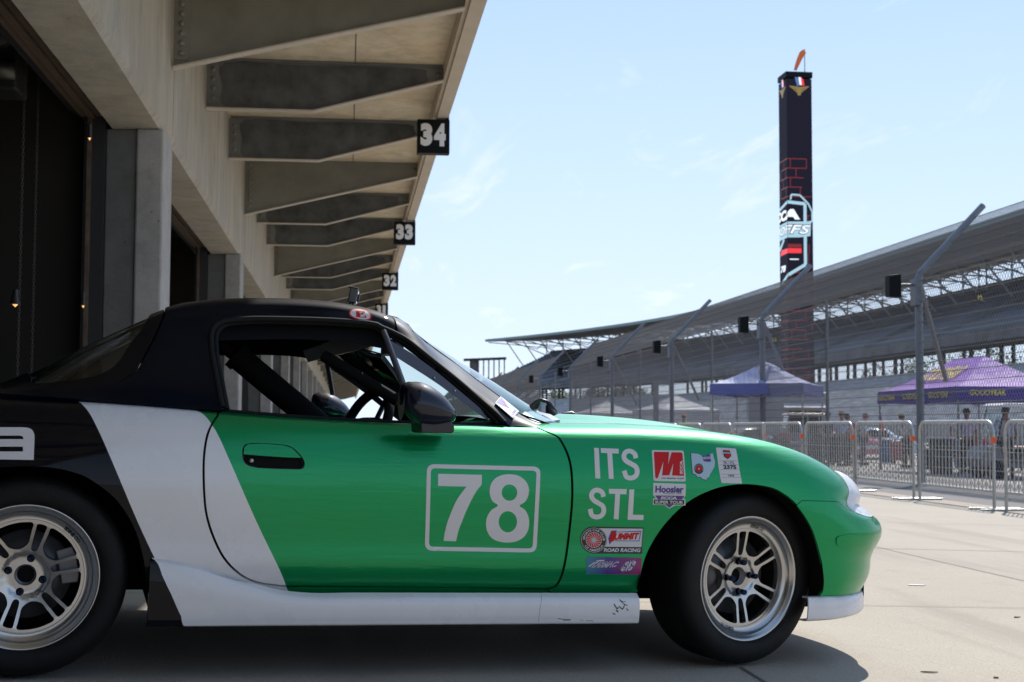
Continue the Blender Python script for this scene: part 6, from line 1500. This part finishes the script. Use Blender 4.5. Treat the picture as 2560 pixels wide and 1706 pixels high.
bin_(2216, 52, .50, .86, M['binb'], 'blue trash bin behind the third barrier from the right', group='blue bins behind the barriers'); bin_(2399, 45, .42, .92, M['binb'], 'blue trash bin just right of the black bin', group='blue bins behind the barriers')
def chest(px, Zd, w, d, h, mat, label, cat='tool chest'):
    g = on_ground(px, Zd); e = empty('tool_chest', g, radians(-8)); tag(e, label, cat)
    one('cabinet', mat, e, lambda m: m.box(-w/2, w/2, -d/2, d/2, .12, h), .015)
    one('drawer_fronts', mat, e, lambda m: [m.box(-w/2+.03, w/2-.03, -d/2-.015, -d/2, .16+k*(h-.2)/4, .14+(k+1)*(h-.2)/4) for k in range(4)]); one('handle', M['steel'], e, lambda m: [m.box(-w/2+.08, w/2-.08, -d/2-.03, -d/2-.017, .12+(k+.9)*(h-.2)/4-.01, .12+(k+.9)*(h-.2)/4+.01) for k in range(4)])
    for sx_ in (-1, 1):
        for sy_ in (-1, 1): one('caster', M['tyre'], e, lambda m: m.lathe([(0, -.02), (.055, -.02), (.06, 0), (.055, .02), (0, .02)], 14, 'X', (sx_*(w/2-.08), sy_*(d/2-.06), .06)))
    return e
chest(2444, 44.5, .78, .5, .80, M['navy'], 'navy blue rolling chest between the blue bin and the red chest'); chest(2530, 42, .8, .5, .72, M['redp'], 'red rolling tool chest near the right edge behind the barrier'); chest(2246, 50, .55, .45, .80, M['redp'], 'red rolling tool chest right of the blue bin'); chest(1985, 52, 1.5, .6, 1.0, M['navy'], 'long navy chest under the faded blue canopy')
def tyre_stack(px, Zd, n, label):
    g = on_ground(px, Zd); e = empty('tyre_stack', g); tag(e, label, 'tyres', 'stacks of race tyres in the paddock')
    for k in range(n): one('tyre', M['tyre'], e, lambda m: m.lathe([(.17, 0), (.27, 0), (.29, .04), (.29, .17), (.27, .21), (.17, .21), (.16, .1)], 24, 'Z', (random.uniform(-.02, .02), random.uniform(-.02, .02), k*.212), closed_prof=True))
tyre_stack(1952, 47, 4, 'stack of four race tyres behind the fifth barrier from the right'); tyre_stack(2040, 46, 4, 'stack of four race tyres left of the person in black'); tyre_stack(2330, 44, 3, 'stack of three race tyres left of the black bin'); tyre_stack(2085, 52, 5, 'tallest stack of race tyres behind the tan-hatted person')
g = on_ground(2000, 49); e = empty('folding_table', g, radians(-10)); tag(e, 'grey folding table with crates between two tyre stacks', 'table'); one('table_top', M['trs'] if 'trs' in M else M['decal'], e, lambda m: m.box(-.9, .9, -.38, .38, .72, .76), .01)
for sx_ in (-1, 1): one('leg', M['fence_steel'], e, lambda m: (m.tube([(sx_*.8, -.3, 0), (sx_*.8, -.3, .72)], .016, 6), m.tube([(sx_*.8, .3, 0), (sx_*.8, .3, .72)], .016, 6), m.tube([(sx_*.8, -.3, .3), (sx_*.8, .3, .3)], .012, 6)))
for k, (dx, mt, lb) in enumerate(((-.55, 'redp', 'red plastic crate on the grey folding table, left end'), (.1, 'binb', 'blue plastic crate on the grey folding table, middle'), (.6, 'bink', 'black plastic crate on the grey folding table, right end'))):
    cr = empty('plastic_crate', (g.x+dx*.98, g.y-dx*.17, g.z+.76)); tag(cr, lb, 'crate', 'crates on the folding table'); one('box', M[mt], cr, lambda m: (m.box(-.2, .2, -.15, .15, 0, .02), m.box(-.2, -.18, -.15, .15, .02, .26), m.box(.18, .2, -.15, .15, .02, .26), m.box(-.18, .18, -.15, -.13, .02, .26), m.box(-.18, .18, .13, .15, .02, .26))); one('handle', M['matte'], cr, lambda m: m.box(-.06, .06, -.158, -.151, .17, .21))
# feather flag
g = on_ground(2202, 47); e = empty('red_flag', g); tag(e, 'small red pennant on a thin pole behind the barriers', 'flag'); one('pole', M['sign'], e, lambda m: m.tube([(0, 0, 0), (0, 0, 1.75)], .015, 6))
one('pennant', plain('red_flag_cloth', (.8, .04, .02), .6), e, lambda m: m.add([(0, 0, 1.72), (.07, .02, 1.45), (.16, .0, 1.05), (.10, -.02, .95), (.03, 0, 1.3), (0, 0, 1.5), (0, .012, 1.72), (.07, .032, 1.45), (.16, .012, 1.05), (.10, -.008, .95), (.03, .012, 1.3), (0, .012, 1.5)], [(0, 1, 2, 3, 4, 5), (11, 10, 9, 8, 7, 6)]))
# ------------------------------------------------------------------ golf carts
M['cream'] = plain('cream_gelcoat', (.60, .54, .42), .35, coat=.5); M['cartgrey'] = plain('grey_cart_body', (.12, .13, .14), .35, coat=.4)
def cart(px, Zd, rot, body, roofm, frame, label):
    g = on_ground(px, Zd); e = empty('golf_cart', g, rot); tag(e, label, 'golf cart')
    one('body', body, e, lambda m: (m.prism([(-1.1, .28), (1.15, .28), (1.2, .50), (1.05, .80), (.75, .84), (.62, .42), (.05, .38), (0, .62), (-1.0, .66), (-1.15, .5)], -.55, .55, lambda p: (p[0], p[2], p[1]))), .03)
    one('roof', roofm, e, lambda m: m.prism([(-.95, 1.80), (-.90, 1.86), (.6, 1.88), (.72, 1.82), (.70, 1.78), (-.9, 1.77)], -.58, .58, lambda p: (p[0], p[2], p[1])), .015)
    for x, y in ((-.85, -.52), (-.85, .52), (.60, -.52), (.60, .52)): one('post', frame, e, lambda m: m.tube([(x+.25*(x > 0), y, .65), (x, y, 1.79)], .018, 8))
    one('seat', M['matte'], e, lambda m: (m.box(-.55, -.05, -.5, .5, .62, .76), m.box(-.62, -.50, -.5, .5, .74, 1.12)), .04); one('windshield', M['glass'], e, lambda m: m.add([(.86, -.5, .84), (.86, .5, .84), (.62, .5, 1.75), (.62, -.5, 1.75)], [(0, 1, 2, 3)]))
    one('steering_wheel', M['matte'], e, lambda m: m.tube([(.42+.06*cos(a), .25+.17*cos(a+pi/2), .98+.15*cos(a)) for a in [2*pi*k/20 for k in range(20)]], .014, 6, closed=True))
    for x in (-.75, .85):
        for y in (-.52, .52):
            w = one('wheel', M['tyre'], e, lambda m: m.lathe([(0, -.09), (.13, -.09), (.20, -.09), (.23, -.05), (.23, .05), (.20, .09), (0, .09)], 24, 'Y', (x, y, .23))); one('hub_cap', M['steel'], w, lambda m: m.lathe([(0, -.10), (.11, -.095), (.12, -.085)], 18, 'Y', (x, y, .23)))
    return e
cart(2003, 59, radians(172), M['cream'], M['cream'], M['steel'], 'golf cart with a cream roof in front of the grey trailer'); cart(2548, 35.2, radians(178), M['cartgrey'], M['decal'], M['sign'], 'golf cart with a pale roof and black posts at the right edge')
# ------------------------------------------------------------------ trailer
tg = on_ground(2002, 66); tr_ = empty('race_trailer', tg, radians(-14)); tag(tr_, 'grey enclosed trailer with dark openings behind the cream golf cart', 'trailer')
M['trl'] = plain('pale_grey_trailer_skin', (.30, .29, .28), .4, coat=.3); one('box', M['trl'], tr_, lambda m: m.box(-2.4, 1.2, 0, 2.4, .5, 2.9), .04)
one('door_opening', M['matte'], tr_, lambda m: (m.box(-.55, .28, -.012, 0, .95, 2.05), m.box(.36, 1.02, -.012, 0, .95, 2.05))); one('awning', F_wht, tr_, lambda m: m.add([(-.8, 0, 2.4), (1.1, 0, 2.4), (1.1, -.8, 2.2), (-.8, -.8, 2.2)], [(0, 1, 2, 3)]))
for x in (-1.2, -.4): one('wheel', M['tyre'], tr_, lambda m: m.lathe([(0, -.1), (.26, -.1), (.34, -.08), (.36, 0), (.34, .1), (0, .1)], 24, 'Y', (x, -.02, .36)))
# ------------------------------------------------------------------ small race cars in the paddock
def small_car(px, Zd, rot, bodym, stripe, label):
    g = on_ground(px, Zd); e = empty('parked_race_car', g, rot); tag(e, label, 'car', 'race cars parked in the paddock')
    xs = [(-2.0, .35, .55), (-1.8, .62, .86), (-1.2, .66, .90), (-.7, .70, 1.22), (.0, .70, 1.27), (.55, .68, .92), (1.3, .66, .82), (1.85, .60, .68), (2.05, .4, .5)]
    m = MB(); vs = []; fs = []; k = 11
    for i, (x, hw_, zt_) in enumerate(xs):
        hb = .80 if 0 < i < len(xs)-1 else .62
        sec = [(-hb, .20), (-hb-.03, .45), (-hb, .66 if zt_ > .7 else zt_*.9), (-hw_*.85, max(.7 if zt_ > .7 else zt_*.95, zt_*.93)), (-hw_*.5, zt_), (0, zt_+.02)]; sec += [(-y, z) for y, z in sec[:-1][::-1]]
        vs += [(x, y, z) for y, z in sec]
    for i in range(len(xs)-1):
        for j in range(k-1): fs.append((i*k+j, i*k+j+1, (i+1)*k+j+1, (i+1)*k+j))
    fs += [tuple(range(k)), tuple(range((len(xs)-1)*k, len(xs)*k))[::-1]]; m.add(vs, fs, 0, True); b = m.build('body', bodym, e)
    for sg in (1, -1): one('stripe', stripe, e, lambda m: m.box(-1.7, 1.75, sg*.845-.006, sg*.845+.006, .42, .56))
    for sg in (1, -1): one('side_window', M['matte'], e, lambda m: m.prism([(-.85, .90), (.45, .90), (-.05, 1.18), (-.65, 1.18)], sg*.76-.02, sg*.76+.02, lambda p: (p[0], p[2], p[1])))
    for x in (-1.25, 1.25):
        for y in (-.74, .74):
            w = one('wheel', M['tyre'], e, lambda m: m.lathe([(0, -.1), (.2, -.1), (.29, -.09), (.31, -.04), (.31, .05), (.29, .1), (0, .1)], 24, 'Y', (x, y, .31))); one('rim', M['alloy'], w, lambda m: m.lathe([(0, -.115 if y < 0 else .115), (.18, -.11 if y < 0 else .11), (.2, -.095 if y < 0 else .095)], 20, 'Y', (x, y, .31)))
    return e
M['prw'] = plain('red_white_body', (.55, .10, .12), .3, coat=1); M['plb'] = plain('pale_blue_body', (.38, .45, .60), .3, coat=1); M['slv'] = plain('dark_silver_body', (.16, .17, .18), .3, .5, 1)
small_car(2120, 57, radians(20), M['prw'], M['d_white'], 'red race car with white stripe behind the fourth barrier'); small_car(2172, 60, radians(160), M['plb'], M['d_red'], 'pale blue race car behind the red one'); small_car(1880, 62, radians(10), M['slv'], M['d_white'], 'dark silver race car under the left half of the faded blue canopy')
# ------------------------------------------------------------------ people
SK_ = {'pale': plain('pale_skin', (.50, .30, .22), .5), 'tan': plain('tanned_skin', (.30, .15, .09), .5)}
def skin_mesh(name, verts, edges, radii, mat, parent, root=0, sub=1):
    me = bpy.data.meshes.new(name); me.from_pydata(verts, edges, []); o = bpy.data.objects.new(name, me); COL.objects.link(o)
    o.modifiers.new('skin', 'SKIN').use_smooth_shade = True; s_ = o.modifiers.new('s', 'SUBSURF'); s_.levels = sub; s_.render_levels = sub
    for v, r in zip(me.skin_vertices[0].data, radii): v.radius = r if hasattr(r, '__len__') else (r, r)
    me.skin_vertices[0].data[root].use_root = True
    dg = bpy.context.evaluated_depsgraph_get(); nm = bpy.data.meshes.new_from_object(o.evaluated_get(dg)); bpy.data.objects.remove(o); bpy.data.meshes.remove(me)
    nm.polygons.foreach_set('use_smooth', [True]*len(nm.polygons)); nm.materials.clear(); return link_mesh(name, nm, parent, [mat])
def person(px, Zd, face, label, shirt, trousers, hat=None, hair=(.05, .03, .02), skin='tan', pose='stand', bend=0.):
    g = on_ground(px, Zd); e = empty('person', g, face); tag(e, label, 'person')
    V = []; E = []; Rr = []
    def ch(pts, start=None):
        prev = start
        for p, r in pts:
            V.append(p); Rr.append(r); 
            if prev is not None: E.append((prev, len(V)-1))
            prev = len(V)-1
        return prev
    sit = pose == 'sit'; hz_ = .50 if sit else .94; fx = bend
    def up(x, y, z):   # torso leans forward (towards -y)
        return (x, y-fx*(z-hz_), z-(.25*fx*(z-hz_)))
    pel = ch([((0, 0, hz_), (.155, .11))]); chest_ = ch([(up(0, 0, hz_+.22), (.145, .10)), (up(0, 0, hz_+.42), (.175, .115))], pel); nk = ch([(up(0, .01, hz_+.55), .06), (up(0, -.01, hz_+.62), .062), (up(0, -.03, hz_+.70), (.078, .092)), (up(0, -.02, hz_+.77), (.068, .082))], chest_)
    for sg in (-1, 1):
        if sit: ch([((sg*.11, -.05, .50), .09), ((sg*.14, -.46, .52), .065), ((sg*.14, -.46, .28), .055), ((sg*.14, -.44, .09), .04), ((sg*.14, -.56, .035), (.045, .035))], pel)
        else: ch([((sg*.10, 0, .86), .088), ((sg*.12, -.03, .50), .062), ((sg*.125, .0, .28), .054), ((sg*.13, .02, .09), .038), ((sg*.14, -.10, .04), (.045, .035))], pel)
        hand = ch([(up(sg*.20, 0, hz_+.47), .055), (up(sg*.26, .02, hz_+.22), .045), (up(sg*.24, -.16, hz_+.06), .036), (up(sg*.23, -.24, hz_+.02), .026), (up(sg*.23, -.29, hz_-.0), (.036, .018))], chest_)
        b = V[hand]
        for k, (dx, ln) in enumerate(((-.027, .065), (-.009, .075), (.009, .072), (.027, .055))): ch([((b[0]+dx, b[1]-.04, b[2]-.01), .010), ((b[0]+dx*1.1, b[1]-.04-ln*.5, b[2]-.03), .009), ((b[0]+dx*1.1, b[1]-.04-ln*.8, b[2]-.055), .008)], hand)
        ch([((b[0]-sg*.035, b[1]-.01, b[2]), .011), ((b[0]-sg*.055, b[1]-.04, b[2]-.015), .009)], hand)
    body = skin_mesh('body', V, E, Rr, SK_[skin], e)
    # clothing over the same skeleton
    V2, E2, R2_ = [], [], []
    def c2(pts, start=None):
        prev = start
        for p, r in pts:
            V2.append(p); R2_.append(r)
            if prev is not None: E2.append((prev, len(V2)-1))
            prev = len(V2)-1
        return prev
    a = c2([((0, 0, hz_-.02), (.175, .13))]); b = c2([(up(0, 0, hz_+.22), (.168, .122)), (up(0, 0, hz_+.43), (.195, .132)), ], a); c2([(up(0, .01, hz_+.52), .085)], b)
    for sg in (-1, 1): c2([(up(sg*.205, 0, hz_+.47), .075), (up(sg*.255, .02, hz_+.26), .066)], b)
    skin_mesh('shirt', V2, E2, R2_, shirt, e)
    V2, E2, R2_ = [], [], []; a = c2([((0, 0, hz_), (.165, .125))])
    for sg in (-1, 1):
        if sit: c2([((sg*.11, -.05, .50), .105), ((sg*.14, -.46, .52), .082), ((sg*.14, -.46, .28), .072), ((sg*.14, -.44, .12), .062)], a)
        else: c2([((sg*.10, 0, .86), .104), ((sg*.12, -.03, .50), .080), ((sg*.125, 0, .28), .072), ((sg*.13, .02, .10), .062)], a)
    skin_mesh('trousers', V2, E2, R2_, trousers, e)
    hd = up(0, -.025, hz_+.74); hm = plain('hair', hair, .7)
    one('hair', hm, e, lambda m: m.lathe([(0, .115), (.05, .108), (.085, .07), (.096, .02), (.090, -.045)], 16, 'Z', (hd[0], hd[1]+.018, hd[2]), smooth=True))
    one('nose', SK_[skin], e, lambda m: m.lathe([(0, .03), (.012, .0), (.016, -.02), (0, -.026)], 8, 'Z', (hd[0], hd[1]-.098, hd[2]-.01)))
    for sg in (-1, 1):
        one('eye', M['matte'], e, lambda m: m.lathe([(0, -.006), (.008, -.003), (.008, .003), (0, .006)], 8, 'Y', (hd[0]+sg*.03, hd[1]-.086, hd[2]+.012))); one('ear', SK_[skin], e, lambda m: m.lathe([(0, .03), (.012, .02), (.014, -.01), (0, -.03)], 8, 'Z', (hd[0]+sg*.085, hd[1], hd[2]-.005)))
        one('shoe', M['matte'], e, lambda m: m.box(sg*.14-.05, sg*.14+.05, (-.66 if sit else -.20), (-.38 if sit else .07), 0, .075), .02)
    if hat is not None:
        hh = one('hat', hat[0], e, lambda m: m.lathe([(0, .135), (.06, .130), (.092, .095), (.102, .045), (.104, .035)], 18, 'Z', (hd[0], hd[1]+.01, hd[2])))
        one('brim', hat[0], hh, (lambda m: m.lathe([(.10, .040), (.165, .028), (.165, .022), (.10, .032)], 20, 'Z', (hd[0], hd[1]+.01, hd[2]))) if hat[1] == 'wide' else (lambda m: m.prism([(-.07, -.07), (.07, -.07), (.055, -.17), (-.055, -.17)], .036, .046, lambda p: (hd[0]+p[0], hd[1]+p[1], hd[2]+p[2]))))
    return e
cl = lambda n, c: plain(n, c, .8, spec=.2)
c_wh = cl('white_shirt_cloth', (.55, .54, .60)); c_lv = cl('pale_lilac_shirt_cloth', (.42, .42, .58)); c_bk = cl('black_cloth', (.012, .012, .014)); c_rd = cl('red_cloth', (.45, .03, .05)); c_bl = cl('pale_blue_cloth', (.35, .42, .60)); c_gy = cl('grey_cloth', (.10, .10, .11)); c_tn = cl('tan_cloth', (.42, .32, .20)); c_hv = cl('hi_vis_cloth', (.45, .75, .08)); c_or = cl('orange_cloth', (.7, .2, .04))
person(2070, 47, radians(150), 'person in black clothing standing left of the tan-hatted person', c_bk, c_bk, None, skin='pale')
person(2104, 46, radians(20), 'person in pale blue shirt and wide tan hat behind the barriers', c_bl, c_gy, (c_tn, 'wide'))
person(2127, 50, radians(-60), 'person in a red shirt and dark cap, bending slightly', c_rd, c_bk, (c_bk, 'cap'), bend=.25)
person(2155, 48, radians(80), 'bareheaded reddish-haired person in a white shirt', c_wh, c_gy, None, (.20, .06, .03), 'pale', bend=.15)
person(2270, 45, radians(-70), 'person in white shirt, dark trousers and pale cap leaning right', c_wh, c_bk, (c_tn, 'cap'), bend=.35)
person(2417, 39, radians(180), 'person in lilac shirt and dark wide hat seen from behind under the violet canopy', c_lv, c_bk, (c_bk, 'wide'))
person(2515, 35.6, radians(165), 'person in lilac shirt and black cap at the right edge', c_lv, c_gy, (c_bk, 'cap'), (.02, .015, .01))
person(2364, 41, radians(60), 'grey-haired person sitting behind the black bin', c_wh, c_bk, None, (.25, .22, .20), 'pale', 'sit', .2)
person(2448, 43, radians(-40), 'person in a white and red top crouching behind the navy chest', c_rd, c_bk, None, (.05, .03, .02), 'tan', 'sit', .5)
person(1709, 64, radians(0), 'person in a lime safety vest by the right white tent', c_hv, c_gy, (c_or, 'cap'))
# folding stool and chair for the sitters
for px, Zd, lb in ((2364, 41, 'black folding stool under the grey-haired person'), (2448, 43, 'black folding stool under the crouching person')):
    g = on_ground(px, Zd); e = empty('folding_stool', g); tag(e, lb, 'stool'); one('seat', M['matte'], e, lambda m: m.box(-.2, .2, -.18, .2, .385, .41))
    for sx_ in (-1, 1): one('leg', M['steel'], e, lambda m: (m.tube([(sx_*.18, -.18, 0), (sx_*.18, .18, .39)], .011, 6), m.tube([(sx_*.18, .18, 0), (sx_*.18, -.18, .39)], .011, 6)))
# grey steel gate post frame left of the white tent
gp = on_ground(1640, 60); e = empty('steel_portal', gp); tag(e, 'grey steel portal frame in front of the right white tent', 'frame'); one('post', M['fence_steel'], e, lambda m: m.box(-.10, .10, -.1, .1, 0, 2.95)); one('post', M['fence_steel'], e, lambda m: m.box(.62, .72, -.1, .1, 0, 2.95)); one('lintel', M['fence_steel'], e, lambda m: m.box(-.12, .75, -.12, .12, 2.95, 3.12))
